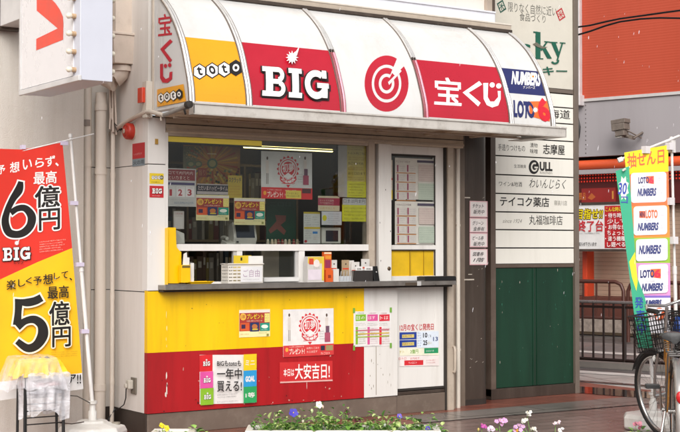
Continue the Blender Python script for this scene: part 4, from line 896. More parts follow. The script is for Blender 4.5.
P = Print(PY(SY-.01), d0=.0004); P.box(XL+.003, XR-.003, SY-.01, SY+.0, zo(86.5), zt, surf('beige_plate', '#d2ccbe', rough=.5, var=.05, dirt='#a89f8e', dscale=3, damt=.2))
P.t('限りなく自然に近い', 508, 1.5, 556.5, 11.5, '#5b5a52', bold=.0, sk=5.0); P.t('食品づくり', 519.5, 12.5, 545.5, 20.5, '#5b5a52', sk=2.5)
for (cx, cy, c) in ((501.5, 6.5, '#1f5142'), (560.5, 14.5, '#b63a3c')):
    P.poly([(cx-4.8, cy-3), (cx+1.0, cy-7), (cx+4.8, cy+2.5), (cx-1.2, cy+6.5)], c); P.poly([(cx-3.4, cy-2.2), (cx+.6, cy-5), (cx+3.4, cy+1.6), (cx-.8, cy+4.8)], '#cfc9b9'); P.t('木' if cx < 530 else '米', cx-2.6, cy-3.5, cx+2.6, cy+3.5, c, bold=.06)
GR = '#175a46'
# "ky" end of the big latin word, with a brush stroke over it
P.t('Luc', 488, 37, 530, 53, GR, bold=.012)
for q_ in ([(535.2,31.5),(540.2,32),(540.2,58.5),(535.2,58)], [(533,31.3),(537,31.5),(537,33),(533,32.6)], [(533.5,57.6),(543,58.3),(543,59.3),(533.5,58.6)], [(540,49.5),(546,41.5),(547.5,42),(541,51)], [(541.5,48.5),(544.5,46.5),(551.5,58.5),(547,58.5)], [(543.8,41),(549.5,41.4),(549.5,42.4),(543.8,42)],
    [(550.5,42),(555,42.2),(559.3,54),(557,57)], [(548.8,41.6),(557,42),(557,43),(548.8,42.6)], [(561.3,42.6),(562.8,42.8),(557.6,60),(555.8,60.5)], [(559.3,42.2),(565,42.6),(565,43.6),(559.3,43.2)]): P.poly(q_, GR)
P.ring(554.5, 60.5, 2.2, 4.2, .9, GR, 200, 372, 14)
P.t('ラッキー', 515, 66, 566.5, 74.5, GR, bold=.04, sk=1.0); P.poly([(532,44), (536,42.3), (542, 46.5), (547, 47), (542.5, 48.8), (537, 47)], '#6e6a5c')
P.build('header_panel', SB, fix=False)

# ------------------------------------------------------------------ left: projecting lamp sign, pipes
VS = thing('projecting_sign', (-.82, .0, 2.5), 'white projecting box sign with an orange angular mark and a row of bulbs', 'sign')
yf = -1.15; p = PY(yf); xL, zb_ = p.uv(80, 79.5); xR, _ = p.uv(112.5, 81)
yb = PX(xL).uv(20.5, 80)[0]; yb = -yb
SGW = surf('sign_cool_white', '#cbcdd7', rough=.4, var=.03); SGF = surf('sign_frame_grey', '#cfccca', rough=.4)
m = MB(); m.box(xL, xR, yf, yb, zb_, zb_+1.3, SGW); m.box(xL-.012, xL+.01, yf-.004, yb+.004, zb_-.006, zb_+.03, SGF); m.box(xL-.012, xL+.01, yb-.03, yb+.004, zb_+.03, zb_+1.3, SGF); m.build('casing', VS, bevel=.004)
m = MB(); m.box(xL-.006, xL, yf+.10, yb-.035, zb_+.035, zb_+1.28, surf('sign_face', '#e4e1e1', rough=.3, var=.03, coat=.2)); m.build('face', VS)
P = Print(PX(xL-.0065), d0=.0005); P.poly([(36.8, -14), (49, -3.5), (55.5, 3), (60, 9.5), (63, 16.5), (63.5, 23), (63.2, 39.5), (36.3, 50.3), (36.3, 38.8), (57.8, 28.3), (36.8, 10.5)], surf('orange_red_mark', '#e8462f', rough=.35)); P.build('orange_mark', VS, fix=False)
BULB = surf('frosted_bulb', '#e6dcc8', rough=.25, coat=.5); BSK = surf('bulb_socket', '#b89a78', rough=.4)
q = PX(xL)
for py in (-2, 16.2, 33.8, 51.7, 69.7):
    for face in (0, 1):
        m = MB()
        if face == 0:
            u, z = q.uv(75.5, py); y = -u
            m.lathe((xL, y, z), [(.017, 0), (.017, -.022), (.010, -.026)], BSK, n=12, axis='x'); m.lathe((xL-.022, y, z), [(.008, 0), (.016, -.008), (.020, -.020), (.018, -.032), (.010, -.040), (.0005, -.043)], BULB, n=14, axis='x')
        else:
            pz = PY(yf+.05); z = pz.uv(114, py+2)[1]
            m.lathe((xR, yf+.06, z), [(.017, 0), (.017, .014), (.010, .016)], BSK, n=12, axis='x'); m.lathe((xR+.012, yf+.06, z), [(.008, 0), (.016, .006), (.019, .016), (.016, .026), (.0005, .034)], BULB, n=14, axis='x')
        m.build('bulb', VS)
m = MB(); p2 = PX(xL+.05); u0 = -p2.uv(2, 20)[0]; zbk = p2.uv(10, 23)[1]; m.box(xL+.04, xR-.03, yb, .5, zbk, zbk+1.2, SGF); m.box(xL+.03, xR-.02, .42, .5, zbk-.02, zbk+1.22, DARKM); m.build('wall_bracket', VS, bevel=.004)

DP_ = thing('rain_hopper', (.02, .5, 2.8), 'beige square rain hopper with elbow pipe beside the projecting sign', 'hopper')
yh = .25; p = PY(yh)
HB = surf('hopper_beige', '#cfc0b2', rough=.5, var=.1, dirt='#8d7c6a', dscale=5, damt=.4)
a0, z0 = p.uv(113, 62); b0, _ = p.uv(143, 62); _, z1 = p.uv(130, 33.5); am, _ = p.uv(118, 20); bm_, _ = p.uv(141, 20)
m = MB(); cx = (a0+b0)/2; w = (b0-a0)/2
def frus(mb, z0, z1, w0, w1, mat, cy=yh+.12):
    vs = [(cx+sx*w_, cy+sy*w_, z) for z, w_ in ((z0, w0), (z1, w1)) for sx, sy in ((-1,-1),(1,-1),(1,1),(-1,1))]; mb.add(vs, [(0,3,2,1),(4,5,6,7),(0,1,5,4),(1,2,6,5),(2,3,7,6),(3,0,4,7)], mat)
frus(m, z0, z1-.015, w*.80, w, HB); frus(m, z1-.014, z1+.006, w+.008, w+.008, HB); m.build('hopper_box', DP_, bevel=.004)
m = MB(); m.box(am, bm_, yh+.04, yh+.2, z1+.006, 7, HB); m.build('square_downpipe', DP_, bevel=.004)
zp = p.uv(126, 78)[1]; xp = p.uv(107, 84)[0]
m = MB(); R_ = (bm_-am)*.38; m.tube([(cx, yh+.12, z0+.0), (cx, yh+.12, zp+.10), (cx-.01, yh+.13, zp+.05), (cx-.04, yh+.15, zp+.015), (cx-.10, yh+.18, zp-.005), (-.10, .38, zp-.02)], R_, HB, n=14); m.tube([(cx, yh+.12, z0-.01), (cx, yh+.12, z0-.05)], R_*1.15, HB, n=14); m.build('elbow', DP_)
PW = surf('downpipe_paint', '#d2c8bb', rough=.45, var=.08, dirt='#93836f', dscale=4, damt=.4, streak=True)
def vpipe(x, r, y, name, lab, z1=2.62, cuff=()):
    t = thing(name, (x, y, 0), lab, 'pipe'); m = MB(); m.tube([(x, y, 0.0), (x, y, z1)], r, PW, n=16); m.build('shaft', t)
    for z in cuff:
        m = MB(); m.tube([(x, y, z), (x, y, z+.05)], r*1.12, PW, n=16); m.build('collar', t)
    return t
p = PY(.54)
vpipe(p.uv(88.5, 250)[0], .036, .58, 'wall_pipe', 'wide pale wall pipe with worn tape, left of the pair near the flag', 5, (2.04,))
vpipe(p.uv(100.5, 250)[0], .043, .54, 'wall_pipe', 'widest beige downpipe with a collar, right beside the flag pole', 2.62, (1.98, .3, 2.48))
vpipe(p.uv(110.3, 250)[0], .017, .50, 'wall_pipe', 'thin cream pipe running down beside the left side wall of the kiosk', 2.33, (1.0, 1.95, .35))
# worn tape on the left pipe and hanging wires
m = MB(); x = p.uv(88.5, 120)[0]; z = p.uv(88, 122)[1]; m.tube([(x, .58, z-.03), (x, .58, z+.02)], .0385, surf('worn_tape', '#8a7f76', rough=.7), n=16, caps=False); tag(m.build('tape_band'), 'grey worn tape wrapped round the left wall pipe', 'tape')
m = MB(); z = p.uv(108, 130)[1]
for k in range(5):
    x = p.uv(107+1.2*k, 130)[0]; m.tube([(x+.01, .5, z+.6), (x, .49, z+.3), (x+.006*math.sin(k*2), .48, z+.1), (x-.01+.004*k, .47, z-.01*k)], .006+.002*(k % 3), surf('dirty_wire', '#7a6a5c', rough=.6) if k % 2 else HB, n=6)
for k in range(4): m.tube([(-.03, .47, z+.02), (-.07+.03*k, .45, z+.05-.02*k), (-.05+.03*k, .44, z-.02+.01*k), (-.02, .46, z)], .004, RUBB, n=5)
tag(m.build('cable_bundle'), 'tangle of old cables gathered beside the alarm bell', 'cables')
# conduit running up from the wires to the awning corner
q0 = PY(.42).uv(108, 133); q1 = PX(-.03)
def onx(px, py, x=-.03):
    u, z = PX(x).uv(px, py); return (x, -u, z)
m = MB(); pts = [onx(111, 133), onx(123, 124), onx(135, 117), onx(146.5, 112)]
m.tube(pts, .017, HB, n=12)
pts2 = [onx(146.5, 112), onx(150, 111.5), onx(158, 113.5), onx(164, 115.2)]
m.tube(pts2, .016, PIPEW, n=12)
pts3 = [onx(163, 115.2), onx(168, 113.5), onx(180, 108.5), onx(188, 104.5)]; m.tube(pts3, .015, surf('grey_conduit', '#8f8b86', rough=.45), n=12)
m.lathe(onx(188.5, 104.5), [(.001, -.03), (.026, -.025), (.028, 0), (.026, .022), (.001, .026)], RUBB, n=12, axis='y'); m.tube([onx(161, 116), onx(161, 120.5)], .007, PIPEW); m.tube([onx(184, 108, 0.01), onx(185.5, 114, .01)], .008, RUBB)
tag(m.build('conduit'), 'bent pale conduit climbing from the cables to the awning corner', 'conduit')
AL = thing('alarm_bell', (-.02, .27, 2.3), 'round red alarm bell on the left side wall below the conduit', 'alarm bell')
y_, z_ = -PX(0).uv(133, 131.5)[0], PX(0).uv(133, 131.5)[1]; rb = abs(PX(0).uv(140, 131)[0]-PX(0).uv(126.5, 131)[0])/2*.42
rb = .064
m = MB(); m.lathe((0, y_, z_), [(rb, 0), (rb, -.045), (rb*.94, -.058), (rb*.80, -.066), (rb*.62, -.060), (rb*.45, -.070), (rb*.2, -.076), (.001, -.077)], surf('alarm_red', '#b5301f', rough=.4, var=.1), n=28, axis='x'); m.build('gong', AL)
m = MB(); m.lathe((0, y_, z_), [(rb*1.05, 0), (rb*1.05, -.012)], PIPEW, n=28, axis='x'); m.build('back_plate', AL)
m = MB(); m.lathe((-.076, y_, z_), [(rb*.28, 0), (rb*.28, -.004), (.004, -.008)], BEIGE, n=16, axis='x'); m.build('centre_boss', AL)
OL = thing('orange_wall_lamp', (-.06, .05, 2.6), 'small orange red lamp box on the corner beside the awning end', 'lamp')
a = onx(142.5, 87, -.06); b_ = onx(150, 103, -.06); c_ = onx(155, 87, -.06)
om = surf('orange_lens', '#d43c1c', rough=.2, coat=.5)
p = PY(-.03); xa0, xa1, xa2 = p.uv(142, 95)[0], p.uv(149.8, 95)[0], p.uv(154.5, 95)[0]; z0, z1 = p.uv(146, 102.5)[1], p.uv(146, 87.3)[1]
m = MB(); m.box(xa0, xa1, -.03, .05, z0, z1, om); m.build('lens', OL, bevel=.004)
m = MB(); m.box(xa1, xa2, -.026, .05, z0+.002, z1-.002, surf('lamp_ivory', '#c9b8a0', rough=.5)); m.build('base', OL, bevel=.003)
m = MB(); m.box(xa1-.01, .0, .02, .045, z0-.06, z0, DARKM); m.build('bracket', OL)
m = MB(); m.box(-.04, .012, -.05, .02, 2.385, 2.66, PIPEW); tag(m.build('corner_trim', bevel=.003), 'narrow pale upright trim at the left rear corner of the awning', 'trim')
m = MB(); p = PY(-.006); u, z = p.uv(156.5, 141.5); m.box(u-.012, u+.012, -.012, -.004, z-.02, z+.02, surf('ochre_plate', '#b38a3a', rough=.4)); tag(m.build('ochre_plate'), 'tiny ochre plate high on the white corner post', 'plate')
# outlet
OU = thing('wall_socket', (-.02, .15, .3), 'grey outdoor socket with a white plug low on the left side wall', 'socket')
y1, z1 = -PX(0).uv(132, 377)[0], PX(0).uv(134, 377.5)[1]; y0, z0 = -PX(0).uv(137, 390)[0], PX(0).uv(134, 394)[1]
m = MB(); m.box(-.012, 0, y0, y1, z0, z1, surf('socket_grey', '#6d655a', rough=.5)); m.build('cover_plate', OU, bevel=.003)
m = MB(); ym = (y0+y1)/2; zm = (z0+z1)/2; m.box(-.055, -.012, ym-.01, ym+.045, zm-.025, zm+.045, surf('plug_grey', '#b9b2a6', rough=.5)); m.box(-.075, -.055, ym+.0, ym+.035, zm-.015, zm+.02, surf('plug_grey', '#b9b2a6')); m.build('plug', OU, bevel=.008)
m = MB(); pts = [(-.06, ym+.02, zm-.02), (-.06, ym+.025, zm-.09), (-.04, ym+.10, zm-.15), (-.03, ym+.25, zm-.21), (-.04, .48, .16), (-.1, .50, .06), (-.25, .3, .02), (-.42, .0, .012)]
m.tube(pts, .0045, BLACKP, n=6); m.build('cord', OU)

# ------------------------------------------------------------------ left banner on its water-filled base
def water_base(loc, name, label, group, r=.23, h=.20, pole=2.2, lean=(0, 0)):
    t = thing(name, loc, label, 'banner stand', group); x, y, _ = loc
    WP = surf('base_plastic', '#d5d1cb', rough=.45, var=.08, dirt='#9c9184', dscale=6, damt=.4)
    m = MB(); n = 8; vs = []
    for (k, z) in ((.92, 0), (1, .02), (1, h*.6), (.93, h*.78), (.45, h*.92), (.42, h)):
        for i in range(n):
            q = 2*math.pi*(i+.5)/n; vs.append((x+r*k*math.cos(q), y+r*k*math.sin(q), z))
    m.add(vs, [(i*n+k, i*n+(k+1) % n, (i+1)*n+(k+1) % n, (i+1)*n+k) for i in range(5) for k in range(n)]+[tuple(range(n)), tuple(5*n+k for k in range(n))], WP); m.build('tank', t, bevel=.012)
    m = MB(); m.lathe((x, y, h), [(.030, 0), (.030, .06), (.022, .07), (.022, .11), (.034, .115), (.034, .135), (.001, .136)], WP, n=16); m.build('socket', t)
    m = MB(); m.lathe((x+r*.6, y-r*.3, h*.8), [(.03, 0), (.03, .02), (.001, .021)], surf('cap_grey', '#8d8578', rough=.5), n=14); m.build('filler_cap', t)
    top = Vector((x+lean[0], y+lean[1], pole)); b0 = Vector((x, y, h+.1)); mid = b0.lerp(top, .52)
    m = MB(); WPL = surf('pole_white', '#dedad6', rough=.35); m.tube([b0, mid], .0145, WPL, n=12); m.tube([mid, top], .0105, WPL, n=12); m.tube([mid-(top-b0).normalized()*.04, mid+(top-b0).normalized()*.02], .018, WPL, n=12); m.lathe(top, [(.015, -.01), (.015, .015), (.001, .02)], WPL, n=10); m.build('pole', t)
    return t, b0, top
yl = -.30
b_ = gpt(92.5, (Vector((-.5, yl, 0))-CAM).to_2d().dot(Vector((math.sin(TH), math.cos(TH))))); xb = PY(yl).uv(92.5, 410)[0]
u, z = PY(yl).uv(70.5, 136)
lt, b0, top = water_base((xb, yl, 0), 'banner_stand', 'white octagonal water base and leaning pole of the left red and yellow banner', 'banner stands', r=.245, h=.19, pole=z, lean=(u-xb, 0))
pL = PY(yl-.0)
def at(pl, px, py, d=0): return pl.xyz(*pl.uv(px, py), d)
m = MB(); m.tube([at(pL, -12, 159, .015), at(pL, 93, 134, .015)], .0045, surf('pole_white', '#dedad6'), n=8); m.build('cross_arm', lt)
CF = Cloth((0, yl-.02, 0), amp=.009, f=7)
F = Print(CF, d0=.0, step=.00022)
FRD = surf('flag_red', '#d62f1f', rough=.75, var=.08, scale=5); FYL = surf('flag_yellow', '#f3b90c', rough=.75, var=.08, scale=5); FWT = surf('flag_white', '#e2dedb', rough=.75)
edge = lambda y: 63.5+(y-143)*(83.0-63.5)/(388-143)     # right edge of the cloth
def quadpts(*pts): return [CF.uv(*p) for p in pts]
F.put(quadpts((-22, 148), (22, 149.5), (62.5, 142.5), (edge(248), 248), (38, 262), (-22, 290)), [(0,1,2,3,4,5)], FRD)
F.put(quadpts((-22, 290), (38, 262), (edge(248), 248), (edge(373), 373), (-8, 383)), [(0,1,2,3,4)], FYL)
F.put(quadpts((-8, 383), (edge(373), 373), (edge(388), 389), (-8, 402)), [(0,1,2,3)], FWT)
K1, K2, WT = '#17120f', '#1a1512', '#f0ebe6'
for c, x, y, s, r_ in (('予', -3, 166, 8, 0), ('想', 10, 162.5, 9.5, 0), ('い', 23, 160, 9, 0), ('ら', 35.5, 158.5, 8.5, 0), ('ず', 45.5, 156.5, 9.5, 0), ('、', 55.5, 163, 3, 0)): F.t(c, x, y, x+s, y+s*1.08 if c != '、' else y+4, WT, bold=.035, sk=-1.2)
F.t('最高', 34, 172, 56.5, 184.5, WT, bold=.035, sk=-1.5)
def brush(P, strokes, mat, out, oc):
    """thick tapering brush strokes through pixel points (x, y, half-width)"""
    for grow, mm in ((out, oc), (0, mat)):
        P.lay(False)
        for st in strokes:
            pts = [];
            for i in range(len(st)-1):
                p0 = st[max(i-1, 0)]; p1 = st[i]; p2 = st[i+1]; p3 = st[min(i+2, len(st)-1)]
                for k in range(6):
                    t = k/6; pts.append(tuple(.5*((2*p1[j])+(-p0[j]+p2[j])*t+(2*p0[j]-5*p1[j]+4*p2[j]-p3[j])*t*t+(-p0[j]+3*p1[j]-3*p2[j]+p3[j])*t**3) for j in range(3)))
            pts.append(st[-1]); L_, R2 = [], []
            for i, (x, y, w) in enumerate(pts):
                a = pts[max(i-1, 0)]; b = pts[min(i+1, len(pts)-1)]; dx, dy = b[0]-a[0], b[1]-a[1]; l = math.hypot(dx, dy) or 1; w = w+grow; e = grow if i in (0, len(pts)-1) else 0
                ex = -dx/l*e if i == 0 else dx/l*e; ey = -dy/l*e if i == 0 else dy/l*e
                L_.append((x+dy/l*w+ex, y-dx/l*w+ey)); R2.append((x-dy/l*w+ex, y+dx/l*w+ey))
            v2 = [P.pl.uv(*q) for i in range(len(pts)) for q in (L_[i], R2[i])]
            P.put(v2, [(2*i, 2*i+1, 2*i+3, 2*i+2) for i in range(len(pts)-1)], ink(mm), hold=True)
six = [[(21, 181.5, 2.5), (19, 190, 4.2), (13, 199, 3.4), (7.5, 211, 3.2), (5.5, 222, 3.8), (9, 232, 4.0), (17, 234.5, 3.6), (25, 232, 3.8), (31, 225, 4.0), (32, 216, 4.2), (26, 208.5, 3.4), (18, 208.5, 3.0), (11, 213, 3.0)]]
five = [[(16, 300.5, 1.5), (24, 302.5, 3.8), (33, 301, 4.0), (40, 297.5, 3.8)], [(18, 299, 4.2), (17, 312, 3.4), (16, 325, 4.2)], [(16, 327, 4.0), (24, 321, 3.4), (33, 319.5, 4.0), (40, 325, 4.6), (41, 335, 5.2), (35, 345, 4.4), (26, 348, 4.0), (16, 341, 3.0)]]
brush(F, six, K1, 1.5, WT)
F.t('億', 35.5, 186.5, 59.5, 208, K1, bold=.045, sk=-1.5, out=.055, oc=WT); F.t('円', 39.5, 209.5, 59.5, 230.5, K1, bold=.045, sk=-1.5, out=.055, oc=WT)
BIG(F, 2.5, 248, 30, 261, sk=-1.5, white=WT); star(F, 16.5, 243, 2.6, WT, 10); F.t('ビッグ', 13.5, 260.5, 23, 264, K1, bold=.03)
F.lines(39, 241, 67, 253, 5, '#eec9b8', .4, .3, sk=-3)
for c, x, y, s in (('楽', 6, 280.5, 9), ('し', 17.5, 279.5, 7), ('く', 25, 278, 6), ('予', 32.5, 277, 8), ('想', 42, 274.5, 9.5), ('し', 52.5, 273, 6), ('て', 60, 272, 6.5), ('、', 68, 278, 2.5)): F.t(c, x, y, x+s, y+s*1.05 if c != '、' else y+3, K2, bold=.03, sk=-.9)
F.t('最高', 46, 286.5, 67, 299, K2, bold=.03, sk=-1.4)
brush(F, five, K1, 1.7, '#efe6cf')
F.t('億', 47.5, 302, 67.5, 325.5, K1, bold=.04, sk=-1.3, out=.055, oc='#efe6cf'); F.t('円', 50.5, 327.5, 68.5, 347, K1, bold=.04, sk=-1.2, out=.055, oc='#efe6cf')
toto_marks(F, [(24, 362.5), (31.5, 361.8), (38.5, 361), (45, 360)], 3.6, 4.0, .45); F.lines(49, 351.5, 76, 357.5, 3, '#6a5012', .4, .3, sk=-1.5)
F.t('ア!!', 66, 374.5, 79, 384, K2, bold=.04, sk=-.6)
bn = F.build('lottery_banner', fix=False); tag(bn, 'large red over yellow cloth banner with brush numerals 6 and 5', 'banner')
for (px, py) in ((23, 147), (62, 143), (72.0, 203), (78.0, 264.5), (83, 331.5)):
    m = MB(); c = at(PY(yl-.02), px, py); e = .045 if px > 60 else .022
    m.box(c.x-.012, c.x+(e if px > 60 else .018), c.y-.006, c.y+.03, c.z-.014, c.z+.014, surf('loop_lilac', '#c9bdd0', rough=.6)); o = m.build('loop'); o.parent = bn; o.location = o.location-bn.location
m = MB(); pts = [at(PY(yl-.03), 62, 395), at(PY(yl-.03), 76, 396, .02), at(PY(yl-.03), 88, 402), at(PY(yl-.01), 91.5, 404)]; m.tube(pts, .004, surf('grey_cord', '#55504a'), n=5); m.tube([at(PY(yl-.03), 60, 423), at(PY(yl-.2), 72, 424), at(PY(yl-.2), 84, 422)], .004, DARKM, n=5); o = m.build('tie_cord'); o.parent = lt; o.location = o.location-Vector(lt.location)

# ------------------------------------------------------------------ bagged folding chair at the far left
CH = thing('wrapped_stool', (-1.0, -.62, 0), 'black legged stool wrapped in a clear plastic bag over a yellow cloth', 'stool')
yc_ = -.62; pc = PY(yc_); bl = surf('black_tube', '#1c1a19', rough=.35, metal=.2)
def ptc(px, py, dy=0): u, z = PY(yc_+dy).uv(px, py); return Vector((u, yc_+dy, z))
for (tx, ty, bx, by, dy) in ((25, 388, 24.5, 460, 0), (63, 390, 64, 460, 0), (18, 385, 17, 455, .22), (56, 385, 57, 452, .22)):
    m = MB(); t_ = ptc(tx, ty, dy); b = ptc(bx, by, dy); b.z = 0.0; m.tube([t_, b], .0095, bl, n=10); m.build('leg', CH)
m = MB(); l_, r_ = ptc(26, 387), ptc(63, 387)
m.tube([l_, ptc(27, 375)], .0085, bl); m.tube([r_, ptc(62, 375)], .0085, bl); m.build('back_post', CH)
rk = surf('black_tube', '#1c1a19')
m = MB()
zt_, zb2 = ptc(40, 377).z, ptc(40, 424).z; xl, xr = l_.x, r_.x
for k in range(8):
    z = zb2+(zt_-zb2)*k/7; m.tube([(xl, yc_, z), (xr, yc_, z)], .0045, rk, n=6)
m.tube([(xl, yc_, 0.08), (xl, yc_, zt_)], .008, rk); m.tube([(xr, yc_, .08), (xr, yc_, zt_)], .008, rk); m.build('slatted_side', CH)
def blob(cx, cy, cz, rx, ry, rz, seed, amp, mat, mb, nu=44, nv=30, cut=None, ruffle=0, warp=None):
    vs = []; fs = []
    for j in range(nv+1):
        th = math.pi*j/nv
        for i in range(nu):
            ph = 2*math.pi*i/nu; d = Vector((math.sin(th)*math.cos(ph), math.sin(th)*math.sin(ph), math.cos(th)))
            k = 1+amp*noise.noise(d*2.3+Vector((seed, 0, 0)))+amp*.55*noise.ridged_multi_fractal(d*3.1+Vector((0, seed, 0)), 1, 2, 4, 1, 2)*.5-amp*.3
            v = Vector((cx+rx*k*(abs(d.x)**.8)*(1 if d.x > 0 else -1), cy+ry*k*d.y, cz+rz*k*(abs(d.z)**.8)*(1 if d.z > 0 else -1)))
            if warp: v = warp(v)
            vs.append(v)
    for j in range(nv):
        for i in range(nu): fs.append((j*nu+i, j*nu+(i+1) % nu, (j+1)*nu+(i+1) % nu, (j+1)*nu+i))
    mb.add(vs, fs, mat, True)
YCL = surf('yellow_cloth', '#ecc81a', rough=.7, var=.1, scale=8)
def film(name, dens, tint='#f4f2f6'):
    if name in MC: return MC[name]
    mt, nt, b = newmat(name); N = nt.nodes; L = nt.links
    b.inputs['Base Color'].default_value = lin(tint); b.inputs['Roughness'].default_value = .22; b.inputs['Coat Weight'].default_value = .5
    tr = N.new('ShaderNodeBsdfTransparent'); ms = N.new('ShaderNodeMixShader')
    n = N.new('ShaderNodeTexNoise'); n.inputs['Scale'].default_value = 9; n.inputs['Detail'].default_value = 5; geo = N.new('ShaderNodeNewGeometry'); L.new(geo.outputs['Position'], n.inputs['Vector'])
    mr = N.new('ShaderNodeMapRange'); mr.inputs[1].default_value = .35; mr.inputs[2].default_value = .68; mr.inputs[3].default_value = dens*.6; mr.inputs[4].default_value = min(1, dens*1.5); L.new(n.outputs[0], mr.inputs[0]); L.new(mr.outputs[0], ms.inputs[0])
    L.new(tr.outputs[0], ms.inputs[1]); L.new(b.outputs[0], ms.inputs[2]); L.new(ms.outputs[0], N['Material Output'].inputs[0])
    mp = N.new('ShaderNodeMapping'); mp.inputs['Scale'].default_value = (1.0, 1.0, 1.9); mp.inputs['Rotation'].default_value = (.4, .3, 0); L.new(geo.outputs['Position'], mp.inputs[0])
    n3 = N.new('ShaderNodeTexNoise'); n3.inputs['Scale'].default_value = 8; n3.inputs['Detail'].default_value = 3; n3.inputs['Distortion'].default_value = 1.5; L.new(mp.outputs[0], n3.inputs['Vector'])
    bp = N.new('ShaderNodeBump'); bp.inputs['Strength'].default_value = 1; bp.inputs['Distance'].default_value = .014; L.new(n3.outputs[0], bp.inputs['Height']); L.new(bp.outputs[0], b.inputs['Normal'])
    MC[name] = mt; return mt
c = ptc(38, 372, .1)
def drape(mb, cx, cy, ztop, rx, ry, drop, mat, seed, flare=.15, wav=.03, n=72, rows=18):
    """a sheet thrown over a box: flat-ish top, sides that fall in folds and flare at the hem"""
    vs = []; fs = []
    for j in range(rows+1):
        s_ = j/rows
        for i in range(n):
            q = 2*math.pi*i/n; ca, sa = math.cos(q), math.sin(q); sq = 1/max(abs(ca), abs(sa))**.65
            d = Vector((ca, sa, 0))
            if s_ < .4: r = s_/.4; z = ztop-.012*r*r; fold = 0
            else:
                k = (s_-.4)/.6; r = 1+flare*k; z = ztop-.012-drop*k*(1+.25*noise.noise(d*1.7+Vector((seed, 0, 0)))); fold = k
            f = fold*wav*(math.sin(9*q+seed+2.2*noise.noise(d*2+Vector((0, seed, 0))))+.5*math.sin(17*q+3*fold))
            z += .014*noise.noise(Vector((ca*r*2.2, sa*r*2.2, seed)))+.01*noise.noise(Vector((ca*r*6, sa*r*6, seed+s_*3)))
            vs.append(Vector((cx+(rx*sq*r+f)*ca, cy+(ry*sq*r+f)*sa, z)))
    fs = [(j*n+i, j*n+(i+1) % n, (j+1)*n+(i+1) % n, (j+1)*n+i) for j in range(rows) for i in range(n)]
    mb.add(vs, fs, mat, True)
t0 = ptc(40, 359, .1)
m = MB(); blob(t0.x, t0.y, t0.z-.05, .14, .10, .05, 3.1, .3, YCL, m, 40, 24); drape(m, t0.x-.012, t0.y, t0.z, .150, .112, .105, YCL, 2.5, .14, .026, 90, 26); m.build('yellow_cloth', CH, fix=False)
m = MB(); c2 = ptc(43, 384, .08); blob(c2.x, c2.y, c2.z, .150, .11, .022, 1.2, .2, surf('red_lining', '#a8504c', rough=.6), m, 24, 12); m.build('red_cushion', CH)
m = MB(); blob(c2.x, c2.y, c2.z-.045, .14, .10, .03, 6.2, .25, surf('grey_cushion', '#8f8d96', rough=.6), m, 24, 12); m.build('grey_cushion', CH)
FILM = film('clear_plastic_bag', .48); c3 = ptc(43, 371, .09)
m = MB(); drape(m, c3.x-.005, c3.y-.02, c3.z, .165, .135, .27, FILM, 7.1, -.10, .013, 96, 34); m.build('plastic_bag', CH, fix=False)
FILM2 = film('thin_plastic_film', .18); c4 = ptc(33, 357, .06)
m = MB(); drape(m, c4.x-.01, c4.y-.01, c4.z+.012, .150, .125, .20, FILM2, 4.3, .42, .022, 90, 26); m.build('bag_skirt', CH, fix=False)
# ------------------------------------------------------------------ street to the right: far building, rails
U = Vector((.281, -.96, 0)).normalized(); NV = Vector((-.96, -.281, 0)).normalized()
class Far(Plane):
    def __init__(s, depth, px=600): super().__init__(gpt(px, depth), U, NV)
FP = Far(23.0)
OR = surf('orange_cladding', '#b5482e', rough=.5, var=.05, scale=.8, dirt='#a53c20', dscale=.9, damt=.5, streak=True)
GB = surf('grey_band', '#a19a9b', rough=.6, var=.06, scale=.7, dirt='#8b8382', dscale=1.2, damt=.4, streak=True)
# fine horizontal ribs on the orange cladding
nt = OR.node_tree; b = nt.nodes['Principled BSDF']; wv = nt.nodes.new('ShaderNodeTexWave'); wv.bands_direction = 'Z'; wv.inputs['Scale'].default_value = 7; g_ = nt.nodes.new('ShaderNodeNewGeometry'); nt.links.new(g_.outputs['Position'], wv.inputs['Vector']); bp = nt.nodes.new('ShaderNodeBump'); bp.inputs['Strength'].default_value = .12; bp.inputs['Distance'].default_value = .01; nt.links.new(wv.outputs['Fac'], bp.inputs['Height']); nt.links.new(bp.outputs[0], b.inputs['Normal'])
FB = thing('orange_building', FP.o, 'large building with orange upper cladding, grey band and pale shutters across the street', 'building')
def fu(px, pl=FP, py=200): return pl.uv(px, py)[0]
def fz(py, pl=FP, px=620): return pl.uv(px, py)[1]
def fbox(mb, pl, px0, px1, z0, z1, fwd, back, mat):
    """box on a far plane from px0 to px1; fwd metres toward the street, back metres behind"""
    u0, u1 = fu(px0, pl), fu(px1, pl); mb.obox(pl.o+pl.u*u0+pl.n*fwd, pl.u, -pl.n, u1-u0, fwd+back, z0, z1, mat)
zb1, zb2 = fz(96), fz(155)
m = MB(); fbox(m, FP, 420, 900, zb1, 16, 0, 6, OR); m.build('orange_wall', FB)
m = MB(); fbox(m, FP, 420, 900, zb2, zb1-.05, .0, 6, GB); fbox(m, FP, 420, 900, zb1-.05, zb1, .03, 1, surf('grey_flashing', '#c4beba', rough=.5)); m.build('grey_band', FB)
m = MB(); u = fu(586)
for k in range(12): m.box(0, .001, 0, .001, 0, .001, GB) if False else m.lathe(FP.xyz(u, zb2+.06+k*(zb1-zb2-.1)/12, .0), [(.012, -.004), (.012, .006), (.001, .01)], surf('rivet', '#6d6664'), n=6, axis='x')
m.build('rivets', FB)
m = MB(); fbox(m, FP, 578.6, 583, zb1+.02, 12, .10, 0, surf('white_downpipe', '#cfc9c8', rough=.4)); fbox(m, FP, 577.5, 585, zb1-.12, zb1+.06, .16, 0, surf('white_downpipe', '#cfc9c8')); m.build('downpipe', FB, bevel=.01)
